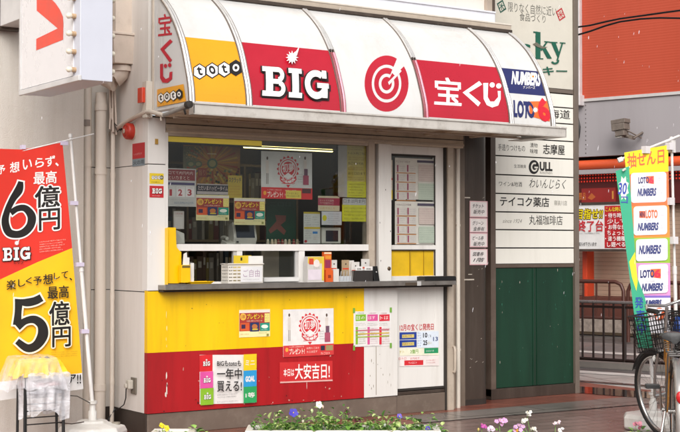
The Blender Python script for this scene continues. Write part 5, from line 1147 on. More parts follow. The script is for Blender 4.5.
m = MB(); fbox(m, FP, 420, 900, fz(157.5), zb2, -.3, 6, RUBB); m.build('shadow_recess', FB)  # shadow strip under the grey band, its shade put into a dark colour
m = MB(); zc = fz(163.5); m.tube([FP.xyz(fu(440), zc, -.05), FP.xyz(fu(880), zc, -.05)], abs(fz(158.5)-fz(168.5))/2, surf('orange_pipe', '#d8572e', rough=.35, var=.05), n=18); m.build('orange_pipe', FB)
m = MB(); fbox(m, FP, 420, 900, fz(173), fz(168.5), .05, 6, GB); m.build('lower_ledge', FB)
m = MB(); mar = surf('maroon_fascia', '#541512', rough=.5, var=.1); fbox(m, FP, 420, 900, fz(204), fz(173)-.001, -.15, 6, mar)
redm = surf('red_fascia', '#8d2420', rough=.5); fbox(m, FP, 578, 612, fz(203), fz(187), -.12, .2, redm); m.build('fascia', FB)
m = MB(); z0 = fz(184); led = surf('red_light_dot', '#d23422', emit=.5)
for r in range(3):
    for k in range(70):
        p = FP.xyz(fu(572)+k*.055, z0+.07+.055*r, -.135); s = .014; q = [p+U*a*s+Vector((0,0,b_*s)) for a, b_ in ((-1,-1),(1,-1),(1,1),(-1,1))]; m.add(q, [(0,1,2,3)], led)
o = m.build('light_row', FB, fix=False); o['kind'] = 'stuff'
m = MB()
SH = surf('beige_shutter', '#b89c86', rough=.55, var=.07, scale=1.5, dirt='#9c8470', dscale=2, damt=.3)
zs0, zs1 = fz(312), fz(204); n = 26
for k in range(n): fbox(m, FP, 420, 900, zs0+(zs1-zs0)*k/n, zs0+(zs1-zs0)*(k+.94)/n, -.35, 1, SH)
fbox(m, FP, 420, 900, zs0, zs1, -.37, 1, surf('shutter_gap', '#6e5b4c')); m.build('shutter', FB)
m = MB(); CO = surf('orange_column', '#c9411f', rough=.4, var=.08)
for px in (540, 585.8, 690, 760): fbox(m, FP, px-2.6, px+2.6, 0, fz(204), -.02, .32, CO) if False else None
m = None
for px in (540, 585.8, 690, 760):
    m = MB(); fbox(m, FP, px-2.4, px+2.4, .3, fz(202), .05, .2, CO); m.build('column', FB, bevel=.01)
m = MB(); fbox(m, FP, 420, 900, .0, fz(297), .28, 1, surf('brown_dado', '#5a2e22', rough=.6, var=.15)); m.build('dado', FB)
LW = thing('low_stone_wall', gpt(600, 22.2), 'low grey stone wall with a brown band at the foot of the orange building', 'low wall')
WPn = Far(22.2)
st = surf('rough_stone', '#9c8c80', rough=.9, var=.35, scale=14, bump=.8, bscale=30)
m = MB(); fbox(m, WPn, 420, 900, fz(333, WPn), fz(319, WPn), 0, .3, st); m.build('stone_face', LW)
m = MB(); fbox(m, WPn, 420, 900, 0, fz(333, WPn), .02, .3, surf('mossy_base', '#4b3a28', rough=.8, var=.3, scale=8)); m.build('base', LW)
# wall lamp
FL = thing('flood_lamp', FP.xyz(fu(630), fz(135), .3), 'weathered grey brown flood lamp on an arm against the grey band', 'lamp')
LMm = surf('weathered_lamp', '#766a60', rough=.6, var=.3, scale=12, dirt='#4d433b', dscale=15, damt=.6)
c = FP.xyz(fu(631), fz(131), .35)
def lb(mb, cu, cz, cn, wu, wz, wn, mat, tilt=0):
    o = c+U*cu+NV*cn; vs = []
    for a, b_, d in ((-1,-1,-1),(1,-1,-1),(1,1,-1),(-1,1,-1),(-1,-1,1),(1,-1,1),(1,1,1),(-1,1,1)):
        x, z = a*wu, d*wz; x, z = x*math.cos(tilt)-z*math.sin(tilt), x*math.sin(tilt)+z*math.cos(tilt)
        p = o+U*x+NV*(b_*wn); vs.append((p.x, p.y, p.z+cz+z))
    mb.add(vs, [(0,3,2,1),(4,5,6,7),(0,1,5,4),(1,2,6,5),(2,3,7,6),(3,0,4,7)], mat)
m = MB(); lb(m, 0, .12, 0, .13, .035, .10, LMm, .1); lb(m, .0, .03, 0, .12, .055, .10, LMm, .1); lb(m, .02, -.07, 0, .085, .05, .08, LMm, .1); m.build('lamp_head', FL, bevel=.008)
m = MB(); lb(m, .12, -.13, -.1, .07, .03, .06, LMm, -.3); m.tube([c+U*.05+Vector((0,0,-.1)), c+U*.18+Vector((0,0,-.16))-NV*.1, c+U*.22+Vector((0,0,-.05))-NV*.34], .02, LMm); m.tube([c+U*.10+Vector((0,0,-.02)), c+U*.22+Vector((0,0,-.14))-NV*.3], .012, LMm); m.build('arm', FL)
m = MB(); lb(m, -.01, -.135, .0, .06, .012, .06, surf('lamp_glass', '#a8a29a', rough=.2)); m.build('lens', FL)
# shop sign on the fascia
SPn = Far(22.6)
P = Print(SPn, d0=.004, step=.0012); 
u0, u1 = SPn.uv(570, 225)[0], SPn.uv(634, 225)[0]; z0, z1 = SPn.uv(600, 249)[1], SPn.uv(600, 204.5)[1]
P.obox(SPn.o+U*u0, U, -NV, u1-u0, .12, z0, z1, surf('sign_white', '#e6e2de', rough=.4))
P.q(604.7, 205.5, 636, 248, '#b82026'); P.t('目指せ!!', 577, 209, 603, 219, '#e9d312', bold=.06, shear=.15, out=.05, oc='#5a3a12'); P.t('終了台', 578, 220.5, 603.5, 231.5, '#c3222b', bold=.07); P.lines(578, 232.3, 603, 234.2, 1, '#4a4040', .6)
P.t('お知らせ下さいませ', 577, 242, 597, 246, '#2a2626', bold=.02); P.t('こんな時に', 606, 207, 622, 211.5, '#e7cf2a', bold=.05)
for i, tx in enumerate(('待ち時間', '少しで', 'お得な台', 'ちょっと', '違う機種', 'し遊べる')): P.t('・'*(i % 2 == 0)+tx, 606+2*(i % 2), 213+5.8*i, 626, 217.8+5.8*i, '#f0e4e0', bold=.04)
for k in range(3): P.el(575.5, 230+8*k, 1, 1.6, BK)
o = P.build('shop_sign', fix=False); tag(o, 'white and red shop sign with yellow characters below the red light row', 'sign')
m = MB(); fbox(m, SPn, 570, 634, z0-.04, z0-.002, .02, .14, DARKM); fbox(m, SPn, 570, 571, z0-.002, z1+.002, .02, .14, DARKM); fbox(m, SPn, 570, 634, z1+.002, z1+.04, .02, .14, DARKM); q = m.build('sign_frame'); q.parent = o; q.location = q.location-o.location
P = Print(Far(22.9, 600), d0=.005, step=.003); P.t('景品', 579, 193, 586, 200, '#b8662a', bold=.04); P.poly([(588,198),(592,193),(596,197),(592,200)], '#b05a28'); P.q(612.5, 191, 614, 199, '#c98a3a'); q = P.build('fascia_writing', FB, fix=False)

def rail(name, label, pl, px0, px1, ztop, zlo, bal, rr, mat, top_mat, ends=None, group=None, r_top=.02, ground0=True):
    """guard rail: top bar, low bar, balusters at given pixels"""
    o = pl.o+pl.u*fu((px0+px1)/2, pl); t = thing(name, (o.x, o.y, 0), label, 'guard rail', group)
    u0, u1 = fu(px0, pl), fu(px1, pl); X = lambda u, z: pl.xyz(u, z, 0)
    m = MB()
    if ends:
        c = .14; m.tube([X(u0, 0), X(u0, ztop-c), X(u0+c*.3, ztop-c*.3), X(u0+c, ztop), X(u1-c, ztop), X(u1-c*.3, ztop-c*.3), X(u1, ztop-c), X(u1, 0)], r_top, top_mat, n=10)
        m.tube([X(u0, zlo), X(u1, zlo)], r_top*.8, mat, n=8)
    else: m.tube([X(u0, ztop), X(u1, ztop)], r_top, top_mat, n=10)
    m.build('top_rail', t)
    if not ends:
        m = MB(); m.tube([X(u0, ztop-.055), X(u1, ztop-.055)], r_top*.9, mat, n=8); m.build('under_rail', t)
        m = MB(); m.tube([X(u0, zlo), X(u1, zlo)], r_top*1.05, mat, n=8); m.build('low_rail', t)
    m0 = None
    for px, r in bal:
        m = MB(); u = fu(px, pl); m.tube([X(u, 0 if r > rr else zlo), X(u, ztop-.02)], r, mat, n=8); m.build('post' if r > rr else 'baluster', t)
    return t
RB = surf('red_brown_rail', '#4e2a20', rough=.4, var=.12); BR = surf('dark_brown_rail', '#261915', rough=.38, var=.12)
RP = Far(16.35); ztp = fz(302, RP, 600); zlo = fz(359.5, RP, 600)
rail('guard_rail', 'near dark brown guard rail with silver top, between the name board and bicycles', RP, 556, 700, ztp, zlo, [(px, .013) for px in (561, 572, 582, 592.7, 603, 613, 634, 644.5, 655, 666)]+[(623.6, .026), (676, .026)], .014, BR, surf('silver_rail', '#8e8582', rough=.25, metal=.5), None, r_top=.020)
R2 = Far(20.8); zt2 = fz(281.5, R2, 600)
rail('hooped_rail', 'red brown hooped rail across the road, the panel just right of the name board', R2, 552, 623, zt2, .35, [(px, .016) for px in (563, 573, 583, 596, 609)], .03, RB, RB, True, 'red brown hooped rails across the road', .03)
rail('hooped_rail', 'red brown hooped rail across the road, the panel behind the green banner and bicycles', R2, 627.5, 700, zt2, .35, [(px, .016) for px in (640, 652, 665, 678, 690)], .03, RB, RB, True, 'red brown hooped rails across the road', .03)
# overhead wires and cable arc
for k, (dz, lab) in enumerate(((0, 'upper of the two black overhead wires before the orange wall'), (-.16, 'lower of the two black overhead wires before the orange wall'))):
    m = MB(); W_P = Far(19.5); pts = []
    for px, py in ((450, 46), (510, 38), (560, 30), (573.5, 27.5), (590, 25.3), (606, 21.5), (620, 18.6), (640, 15.8), (660, 13), (680, 10.3), (720, 5), (800, -8)): pts.append(W_P.xyz(W_P.uv(px, py)[0], W_P.uv(px, py)[1]+dz*(1-.75*math.sin(math.pi*min(1, max(0, (px-560)/140)))), 0))
    m.tube(pts, .014, BLACKP, n=6); tag(m.build('overhead_wire'), lab, 'wire', 'overhead wires')
m = MB(); pts = [FP.xyz(*FP.uv(*p), .05) for p in ((575, 112), (579, 118), (581, 127), (580, 137), (577, 146))]; m.tube(pts, .02, BLACKP, n=6); tag(m.build('hanging_cable'), 'black cable curving on the grey band next to the name board', 'cable')

# ------------------------------------------------------------------ ground
def paving(name, c1, c2, mort, bw, bh, rot=0, wet=.5, bump=.5, var=.3, rlo=.06, rhi=.5, msz=.02, vsc=1.2):
    m, nt, b = newmat(name); N = nt.nodes; L = nt.links; geo = N.new('ShaderNodeNewGeometry'); mp = N.new('ShaderNodeMapping'); L.new(geo.outputs['Position'], mp.inputs[0]); mp.inputs['Rotation'].default_value = (0, 0, rot)
    br = N.new('ShaderNodeTexBrick'); L.new(mp.outputs[0], br.inputs['Vector']); br.inputs['Scale'].default_value = 1; br.inputs['Brick Width'].default_value = bw; br.inputs['Row Height'].default_value = bh; br.inputs['Mortar Size'].default_value = bh*msz*2; br.inputs['Mortar Smooth'].default_value = .3
    br.inputs['Color1'].default_value = lin(c1); br.inputs['Color2'].default_value = lin(c2); br.inputs['Mortar'].default_value = lin(mort); br.inputs['Bias'].default_value = 0
    n = N.new('ShaderNodeTexNoise'); n.inputs['Scale'].default_value = vsc; n.inputs['Detail'].default_value = 8; n.inputs['Roughness'].default_value = .65; L.new(geo.outputs['Position'], n.inputs['Vector'])
    mr = N.new('ShaderNodeMapRange'); mr.inputs[1].default_value = .3; mr.inputs[2].default_value = .7; mr.inputs[3].default_value = 1-var; mr.inputs[4].default_value = 1+var; L.new(n.outputs[0], mr.inputs[0])
    n4 = N.new('ShaderNodeTexNoise'); n4.inputs['Scale'].default_value = 45; n4.inputs['Detail'].default_value = 4; L.new(geo.outputs['Position'], n4.inputs['Vector'])
    m4 = N.new('ShaderNodeMapRange'); m4.inputs[3].default_value = .75; m4.inputs[4].default_value = 1.25; L.new(n4.outputs[0], m4.inputs[0])
    k = N.new('ShaderNodeMath'); k.operation = 'MULTIPLY'; L.new(mr.outputs[0], k.inputs[0]); L.new(m4.outputs[0], k.inputs[1])
    mx = N.new('ShaderNodeMix'); mx.data_type = 'RGBA'; mx.blend_type = 'MULTIPLY'; mx.inputs[0].default_value = 1; L.new(br.outputs['Color'], mx.inputs[6]); L.new(k.outputs[0], mx.inputs[7]); L.new(mx.outputs[2], b.inputs['Base Color'])
    n2 = N.new('ShaderNodeTexNoise'); n2.inputs['Scale'].default_value = .9; n2.inputs['Detail'].default_value = 5; n2.inputs['Distortion'].default_value = .6; L.new(geo.outputs['Position'], n2.inputs['Vector'])
    r2 = N.new('ShaderNodeMapRange'); r2.inputs[1].default_value = .5-.18*wet-.06; r2.inputs[2].default_value = .5+.2*(1-wet)+.05; r2.inputs[3].default_value = rlo; r2.inputs[4].default_value = rhi; L.new(n2.outputs[0], r2.inputs[0]); L.new(r2.outputs[0], b.inputs['Roughness'])
    ad = N.new('ShaderNodeMath'); ad.operation = 'MULTIPLY_ADD'; L.new(n4.outputs[0], ad.inputs[0]); ad.inputs[1].default_value = .35
    iv = N.new('ShaderNodeMath'); iv.operation = 'SUBTRACT'; iv.inputs[0].default_value = 1; L.new(br.outputs['Fac'], iv.inputs[1]); L.new(iv.outputs[0], ad.inputs[2])
    bp = N.new('ShaderNodeBump'); bp.inputs['Strength'].default_value = bump; bp.inputs['Distance'].default_value = .004; L.new(ad.outputs[0], bp.inputs['Height']); L.new(bp.outputs[0], b.inputs['Normal'])
    b.inputs['Coat Weight'].default_value = .6*wet; b.inputs['Coat Roughness'].default_value = rlo; b.inputs['IOR'].default_value = 1.45
    return m
def sheet(name, pts, z, mat):
    m = MB(); m.add([(p[0], p[1], z) for p in pts], [tuple(range(len(pts)))], mat); o = m.build(name, org=(0, 0, 0), fix=False); struct(o); return o
ASP = paving('wet_asphalt', '#4c4a49', '#545150', '#4a4847', 30, 30, wet=.5, bump=.6, rlo=.25, rhi=.6, var=.25)
sheet('ground', [(-200, -200), (200, -200), (200, 200), (-200, 200)], -.012, ASP)
PV = paving('dark_wet_paving', '#84706a', '#756059', '#4a3f3a', .30, .15, rot=0, wet=.55, bump=.7, rlo=.16, rhi=.55, var=.35)
sheet('forecourt_paving', [(-14, -11), (9, -11), (9, -.55), (-14, -.55)], -.004, PV)
RBK = paving('red_brick_paving', '#8c5040', '#784235', '#55382e', .20, .10, wet=.55, bump=.6, rlo=.15, rhi=.55, var=.35)
sheet('brick_pavement', [(-14, -.12), (5.6, -.12), (5.6, 1.3), (-14, 1.3)], -.000, RBK)
sheet('brick_strip', [(-14, -.55), (2.2, -.55), (2.2, -.12), (-14, -.12)], -.0005, RBK)
EDG = paving('grey_edging', '#7d756f', '#706964', '#544d48', .9, .45, wet=.5, bump=.3, rlo=.15, rhi=.5, var=.25)
sheet('edging_strip', [(2.2, -.55), (9.5, -.75), (9.5, -.10), (2.2, -.12)], .002, EDG)
LG = paving('pale_wet_concrete', '#b5afa9', '#aba59f', '#857f79', 1.2, .6, rot=math.atan2(U.y, U.x), wet=.5, bump=.3, rlo=.22, rhi=.6, var=.25)
def strip(name, py0, py1, mat, z, px=600, L0=-30, L1=30):
    a, b_ = ground(px, py0), ground(px, py1); return sheet(name, [(a+U*L0)[:2], (a+U*L1)[:2], (b_+U*L1)[:2], (b_+U*L0)[:2]], z, mat)
strip('side_pavement', 396, 372, LG, -.002, L0=-25, L1=16)
strip('road', 366, 342.5, paving('road_asphalt', '#6e6a68', '#74706e', '#6e6a68', 30, 30, wet=.4, bump=.7, rlo=.3, rhi=.7), -.004)
WT_ = surf('worn_road_paint', '#cfc9c2', rough=.5, var=.3, scale=5)
strip('painted_line', 353.5, 351.5, WT_, .0, L0=-20); strip('painted_line', 374.5, 372.0, WT_, .003, L0=-20); strip('gutter_line', 383.5, 382, surf('wet_gutter', '#3c3836', rough=.25), .003, L0=-20, L1=10)
m = MB(); a = ground(600, 367.5); m.obox(a-U*25, U, -NV, 50, .18, -.01, .06, surf('kerb_stone', '#77706a', rough=.5, var=.2, scale=4)); struct(m.build('kerb', org=(0, 0, 0)))
PUD = surf('puddle_water', '#1d1a19', rough=.03, var=.02, rvar=.01, coat=.6)
c = ground(606, 392); pts = []
for k in range(40):
    q = 2*math.pi*k/40; r = 1+.22*noise.noise(Vector((math.cos(q)*1.5, math.sin(q)*1.5, 4))); v = U*(math.cos(q)*1.15*r)+NV*(math.sin(q)*.30*r); pts.append((c.x+v.x, c.y+v.y))
sheet('puddle', pts, .004, PUD)

# ------------------------------------------------------------------ banners at the right
FH = Vector((math.sin(TH), math.cos(TH), 0))
def camplane(d, cls=Plane, **k): return cls(gpt(340, d), RGT, -FH, **k)
for (px, d, top, lean, lab) in ((652, 10.62, (641, 160), 0, 'white octagonal water base at the far right, behind the bicycle wheel, carrying the green banner'), (677, 10.33, (671.5, 139), 0, 'pole and water base of the white and orange banner, behind the bicycles')):
    g = gpt(px, d); pl = camplane(d); tu, tz = pl.uv(*top); tp = pl.xyz(tu, tz); t, b0, tt = water_base((g.x, g.y, 0), 'banner_stand', lab, 'banner stands', r=.24 if px == 652 else .11, h=.15 if px == 652 else .08, pole=tz, lean=(tp.x-g.x, tp.y-g.y))
    m = MB(); WPL = surf('pole_white', '#dedad6')
    if px == 677: m.tube([at(pl, 618, 160.5, .02), at(pl, 679, 136, .02)], .011, WPL, n=8); m.tube([at(pl, 617.5, 160.7, .02), at(pl, 622, 159, .02)], .02, WPL, n=8); m.box(*(lambda c: (c.x-.02, c.x+.02, c.y-.02, c.y+.02, c.z-.05, c.z+.05))(at(pl, 671.8, 146, .0)), WPL)
    else: m.tube([at(pl, 611, 173.5, .46), at(pl, 645, 160, .0)], .009, WPL, n=8)
    m.build('cross_arm', t)
WB = camplane(10.28, Cloth, amp=.006, f=6); F = Print(WB, d0=0, step=.0003)
le = lambda y: 625+(y-152)*(13.5/183); re = lambda y: 668+(y-145)*(3/185)
def band(y0, y1, mat, s0=0, s1=0, x0=0, x1=0):
    F.put([WB.uv(*p) for p in ((le(y0)+x0, y0+s0), (re(y0)+x1, y0), (re(y1)+x1, y1), (le(y1)+x0, y1+s1))], [(0,1,2,3)], mat)
cl = lambda n_, h: surf(n_, h, rough=.7, var=.06)
band(145, 171.5, cl('cloth_yellow', '#ecd41d'), 7.5, 3.0); band(171.5, 205, cl('cloth_orange', '#e5713f'), 3.0, 1.5); band(205, 237.5, cl('cloth_amber', '#e88a3a'), 1.5, 0.5); band(237.5, 263, cl('cloth_green', '#8fb83a'), .5, 0); band(263, 296, cl('cloth_pink', '#d791c4')); band(296, 333, cl('cloth_white', '#e4e0e4')); band(295.6, 297.8, cl('cloth_violet', '#7d62b8'))
F.t('抽せん日', 627.5, 153.5, 664, 168, '#d9602a', bold=.045, sk=-5)
def card(y0, y1, a=3.2, b_=2.5): F.rr(le((y0+y1)/2)+a, y0, re((y0+y1)/2)-b_, y1, 3, cl('cloth_white', '#e4e0e4'), sk=-1.2)
def loto(x, y, n, w=16, h=8):
    F.poly([(x+w*.5, y-h*.1), (x+w*1.02, y-h*.15), (x+w*1.02, y+h*.95), (x+w*.5, y+h*.8)], '#e8692b'); F.t('LOTO', x, y+.5, x+w*.68, y+h*.85, '#2a2c66', bold=.05, sk=-.4); F.t(n, x+w*.72, y, x+w*.98, y+h*.8, '#cf1f40', bold=.06)
def nums(x, y, w=18, h=6.5): F.t('NUMBERS', x, y, x+w, y+h, '#2a3470', bold=.05, shear=.25, sk=-.7)
sm = lambda x, y: F.lines(x, y, x+6.5, y+4, 2, '#8a8a98', .35)
card(173, 203); loto(638.5, 177, '6', 15, 7.5); F.lines(642, 185.5, 650, 187, 1, '#6a6a80', .6); nums(637.5, 189, 18.5, 7); F.lines(643, 198, 651, 199.2, 1, '#8a8a98', .6); sm(656.5, 177); sm(657, 190)
card(206.5, 235.5); F.q(639, 211, 645, 218, '#e2622c'); F.t('MINI', 639.5, 212, 644.5, 217, '#5a1a3a', bold=.05); F.t('LOTO', 645.5, 210.5, 657, 218, '#e2622c', bold=.05, sk=-.3); F.lines(645, 220, 652, 221.2, 1, '#6a6a80', .6); nums(637.5, 223.5, 20.5, 7); F.lines(645, 232, 652, 233, 1, '#8a8a98', .6); sm(659, 212); sm(660, 225)
card(239.5, 261.5); nums(638.5, 246, 22, 8); F.lines(647, 256.5, 653, 257.8, 1, '#8a8a98', .6); sm(661.5, 247)
card(265, 294); loto(640, 270, '6', 20, 9); F.lines(645, 280.3, 657, 282, 1, '#6a6a80', .6); nums(641.5, 284, 21, 7); sm(663, 271); sm(663.5, 285)
nums(643, 300.5, 18, 5); F.el(659, 314, 5.5, 6.5, '#e2622c'); F.t('7', 656, 309.5, 662, 319, '#e4e0e4', bold=.05); F.lines(646, 308, 654, 320, 2, '#cf3a5a', .5)
o = F.build('lottery_banner', fix=False); tag(o, 'white cloth banner with orange, green and pink borders, yellow at the top', 'banner')
for (px, py) in ((645, 149.5), (669, 146), (669.5, 201), (673, 240)):
    pl = camplane(10.29); cc = at(pl, px, py); m = MB(); m.box(cc.x-.025, cc.x+.025, cc.y-.03, cc.y+.015, cc.z-.03, cc.z+.025, surf('loop_white', '#d9d4d4', rough=.6)); q = m.build('loop'); q.parent = o; q.location = q.location-o.location
GBn = camplane(10.18, Cloth, amp=.012, f=8, ph=1); F = Print(GBn, d0=0, step=.0004)
gl = lambda y: 616.5+(y-170)*(21/175); gr = lambda y: 629.3+(y-163)*.062+max(0, min(1, (y-276)/22))*7+max(0, y-298)*.10
def gband(y0, y1, mat, s0=0, s1=0): F.put([GBn.uv(*p) for p in ((gl(y0), y0+s0), (gr(y0), y0), (gr(y1), y1), (gl(y1), y1+s1))], [(0,1,2,3)], mat)
[gband(a, b, cl('cloth_jade', '#35a27c'), 5 if a == 166 else 0, 0) for a, b in ((166, 220), (220, 276), (276, 287), (287, 298), (298, 348))]
F.poly([(629, 262), (634.7, 252), (635.6, 264), (637.3, 281), (636, 291), (631.5, 277)], cl('cloth_lemon', '#e6d92c')); 
pts = [(624+5.5*(1 if k % 2 else .7)*math.cos(k*math.pi/8), 188+13*(1 if k % 2 else .7)*math.sin(k*math.pi/8)) for k in range(16)]; F.poly(pts, '#e4e3d2')
F.t('30', 618.5, 183, 627, 194, '#2440a0', bold=.03, shear=.2); F.t('コ', 621.5, 196.5, 628, 203, '#2440a0', bold=.06)
for i, ch in enumerate('発売中'): F.t(ch, 634.6+1.3*i, 297+13*i, 642.6+1.4*i, 308+13*i, '#1f3f9c', bold=.04)
o = F.build('lottery_banner', fix=False); tag(o, 'jade green leaning banner half hidden behind the white and orange one', 'banner')

# ------------------------------------------------------------------ bicycles
def bicycle(p_rear, p_front, steer, frame_c, label, bag=False):
    M0 = len(bpy.data.objects); t = thing('bicycle', (0, 0, 0), label, 'bicycle', 'bicycles parked at the right edge')
    fm = surf('cycle_frame_'+frame_c, frame_c, rough=.3, var=.05, coat=.5); chrome = surf('chrome', '#b9b6b2', rough=.18, metal=.9, var=.05); fen = surf('silver_fender', '#b6b1ac', rough=.25, metal=.6, var=.1); rub = surf('tyre_rubber', '#191817', rough=.7); sp = surf('spoke_steel', '#8d8a86', rough=.3, metal=.8)
    L_ = 1.06; R0 = .33
    hd = Vector((.80, 0, .78)); ax = Vector((-.30, 0, 1)).normalized()   # steering axis
    piv = Vector((L_-.07, 0, .36))
    rm = Matrix.Translation(piv) @ Matrix.Rotation(steer, 4, ax) @ Matrix.Translation(-piv)
    def wheel(cx, T, name):
        f = lambda a, y, r: T @ Vector((cx+r*math.cos(a), y, R0+r*math.sin(a)))
        m = MB(); m.tube([f(2*math.pi*k/40, 0, R0-.018) for k in range(40)], .019, rub, n=10, closed=True); w = m.build(name, t)
        m = MB(); m.tube([f(2*math.pi*k/40, 0, R0-.045) for k in range(40)], .012, chrome, n=8, closed=True); m.build('rim', w)
        m = MB()
        for k in range(28):
            a = 2*math.pi*k/28; s = .02 if k % 2 else -.02; m.tube([f(a+.5*(1 if k % 4 < 2 else -1), s, .02), f(a, 0, R0-.05)], .0012, sp, n=4)
        m.tube([T @ Vector((cx, -.05, R0)), T @ Vector((cx, .05, R0))], .016, chrome, n=10); m.build('spokes', w)
    I = Matrix.Identity(4); wheel(0, I, 'wheel'); wheel(L_, rm, 'wheel')
    def fender(cx, a0, a1, T, name, fen=fen):
        m = MB(); vs = []; n = 22; w = .030
        for k in range(n+1):
            a = rad(a0+(a1-a0)*k/n)
            for j in range(5):
                y = w*(-1+j/2); r = R0+.022-.012*(y/w)**2
                for dr in (0,): vs.append(T @ Vector((cx+(r+dr)*math.cos(a), y, R0+(r+dr)*math.sin(a))))
        m.add(vs, [(i*5+j, i*5+j+1, (i+1)*5+j+1, (i+1)*5+j) for i in range(n) for j in range(4)], fen, True)
        o = m.build(name, t, fix=False); s_ = o.modifiers.new('thick', 'SOLIDIFY'); s_.thickness = .003; return o
    fender(0, 40, 205, I, 'rear_fender'); fender(L_, 30, 140, rm, 'front_fender', surf('dark_fender', '#3a3735', rough=.35))
    m = MB(); bb = Vector((.44, 0, .29)); seat = Vector((.28, 0, .66)); hb = Vector((.84, 0, .62)); ht = Vector((.79, 0, .80))
    m.tube([hb, (.66, 0, .36), bb], .0135, fm, n=12); m.tube([ht-Vector((.0, 0, .05)), (.62, 0, .50), (.37, 0, .42)], .012, fm, n=12); m.tube([bb, seat], .013, fm, n=12); m.tube([hb-Vector((-.01, 0, .03)), ht], .020, fm, n=12)
    for s in (-1, 1):
        m.tube([bb+Vector((0, .025*s, 0)), (0, .06*s, R0)], .009, fm, n=8); m.tube([seat+Vector((0, .02*s, -.08)), (0, .06*s, R0)], .008, fm, n=8)
    m.build('frame', t)
    m = MB(); m.tube([seat, seat+Vector((-.05, 0, .14))], .012, chrome, n=10); m.build('seat_post', t)
    m = MB(); vs = []; n = 12; sc = Vector((.20, 0, .80))
    prof_ = [(-.13, .03, .0), (-.12, .085, .015), (-.06, .10, .018), (0, .075, .012), (.06, .035, .008), (.12, .022, .010), (.145, .008, -.005)]
    for (x, w, z) in prof_:
        for k in range(n):
            q = 2*math.pi*k/n; vs.append(sc+Vector((x, w*math.cos(q), z+(.028 if math.sin(q) > 0 else .035)*math.sin(q))))
    m.add(vs, [(i*n+k, i*n+(k+1) % n, (i+1)*n+(k+1) % n, (i+1)*n+k) for i in range(len(prof_)-1) for k in range(n)]+[tuple(range(n)), tuple((len(prof_)-1)*n+k for k in range(n))], surf('saddle_black', '#1b1a1a', rough=.45, bump=.1), True); sd = m.build('saddle', t)
    for s in (-1, 1):
        m = MB(); pts = [sc+Vector((-.08+.016*math.cos(k*1.2), .05*s+.016*math.sin(k*1.2), -.02-.0025*k)) for k in range(22)]; m.tube(pts, .003, sp, n=5); m.build('saddle_spring', sd)
    # front: fork, stem, bars, basket
    T = rm; fx_ = lambda *a: T @ Vector(a)
    m = MB()
    for s in (-1, 1): m.tube([fx_(L_, .05*s, R0), fx_(L_-.05, .05*s, .50), fx_(L_-.135, .045*s, .66)], .010, chrome, n=10)
    m.tube([fx_(L_-.135, -.05, .66), fx_(L_-.135, .05, .66)], .014, chrome, n=10); m.build('fork', t)
    m = MB(); m.tube([fx_(L_-.14, 0, .66), fx_(L_-.26, 0, .98)], .013, chrome, n=10)
    m.tube([fx_(L_-.55, -.27, .99), fx_(L_-.42, -.26, 1.0), fx_(L_-.28, -.18, 1.02), fx_(L_-.24, 0, .99), fx_(L_-.28, .18, 1.02), fx_(L_-.42, .26, 1.0), fx_(L_-.55, .27, .99)], .011, chrome, n=10); hbr = m.build('handlebar', t)
    for s in (-1, 1):
        m = MB(); m.tube([fx_(L_-.56, .27*s, .99), fx_(L_-.44, .262*s, 1.0)], .017, rub, n=10); m.build('grip', hbr)
        m = MB(); m.tube([fx_(L_-.40, .25*s, .985), fx_(L_-.44, .262*s, .965), fx_(L_-.52, .272*s, .955)], .006, chrome, n=6); m.build('brake_lever', hbr)
    m = MB(); wr = surf('basket_wire', '#2b2827', rough=.4, metal=.5)
    def bp_(a, b2, c): # a across, b forward, c up 0..1
        w = .115+.02*c; f0, f1 = L_-.20, L_+.03+.03*c; return fx_(f0+(f1-f0)*b2, w*a, .66+.27*c)
    for (a0, b0, a1, b1) in ((-1, 0, 1, 0), (-1, 1, 1, 1), (-1, 0, -1, 1), (1, 0, 1, 1)):
        for k in range(13):
            s = k/12; a, b2 = a0+(a1-a0)*s, b0+(b1-b0)*s; m.tube([bp_(a, b2, 0), bp_(a, b2, 1)], .0022, wr, n=4)
        for k in range(9): c_ = k/8; m.tube([bp_(a0, b0, c_), bp_(a1, b1, c_)], .0022, wr, n=4)
    for k in range(9): s = k/8; m.tube([bp_(-1, s, 0), bp_(1, s, 0)], .002, wr, n=4); m.tube([bp_(-1+2*s, 0, 0), bp_(-1+2*s, 1, 0)], .002, wr, n=4)
    m.tube([bp_(-1, 0, 1), bp_(1, 0, 1), bp_(1, 1, 1), bp_(-1, 1, 1)], .0055, wr, n=6, closed=True); m.build('basket', t)
    m = MB(); m.lathe((0, 0, 0), [(.001, -.01), (.03, -.008), (.032, .02), (.001, .03)], chrome, n=14, axis='x'); v = [fx_(L_-.02, 0, .60)+Vector(q) for q in m.v]; m.v = [tuple(q) for q in v]; m.build('lamp', t)
    m = MB(); m.tube([(.44, -.06, .29), (.44, .06, .29)], .016, chrome, n=10)
    for s, a in ((1, 1.75), (-1, 1.75+math.pi)): m.tube([(.44, .065*s, .29), (.44+.165*math.cos(a), .075*s, .29+.165*math.sin(a))], .008, chrome, n=8)
    m.lathe((.44, -.05, .29), [(.095, -.002), (.095, .002)], fen, n=24, axis='y'); m.build('crank', t)
    for s, a in ((1, 1.75), (-1, 1.75+math.pi)):
        c0 = Vector((.44+.165*math.cos(a), .125*s, .29+.165*math.sin(a))); m = MB()
        for d in (-.032, 0, .032): m.box(c0.x+d-.008, c0.x+d+.008, c0.y-.045, c0.y+.045, c0.z-.014, c0.z+.014, BLACKP)
        m.box(c0.x-.04, c0.x+.04, c0.y-.048, c0.y-.040, c0.z-.013, c0.z+.013, BLACKP); m.box(c0.x-.04, c0.x+.04, c0.y+.040, c0.y+.048, c0.z-.013, c0.z+.013, BLACKP); m.build('pedal', t, bevel=.002)
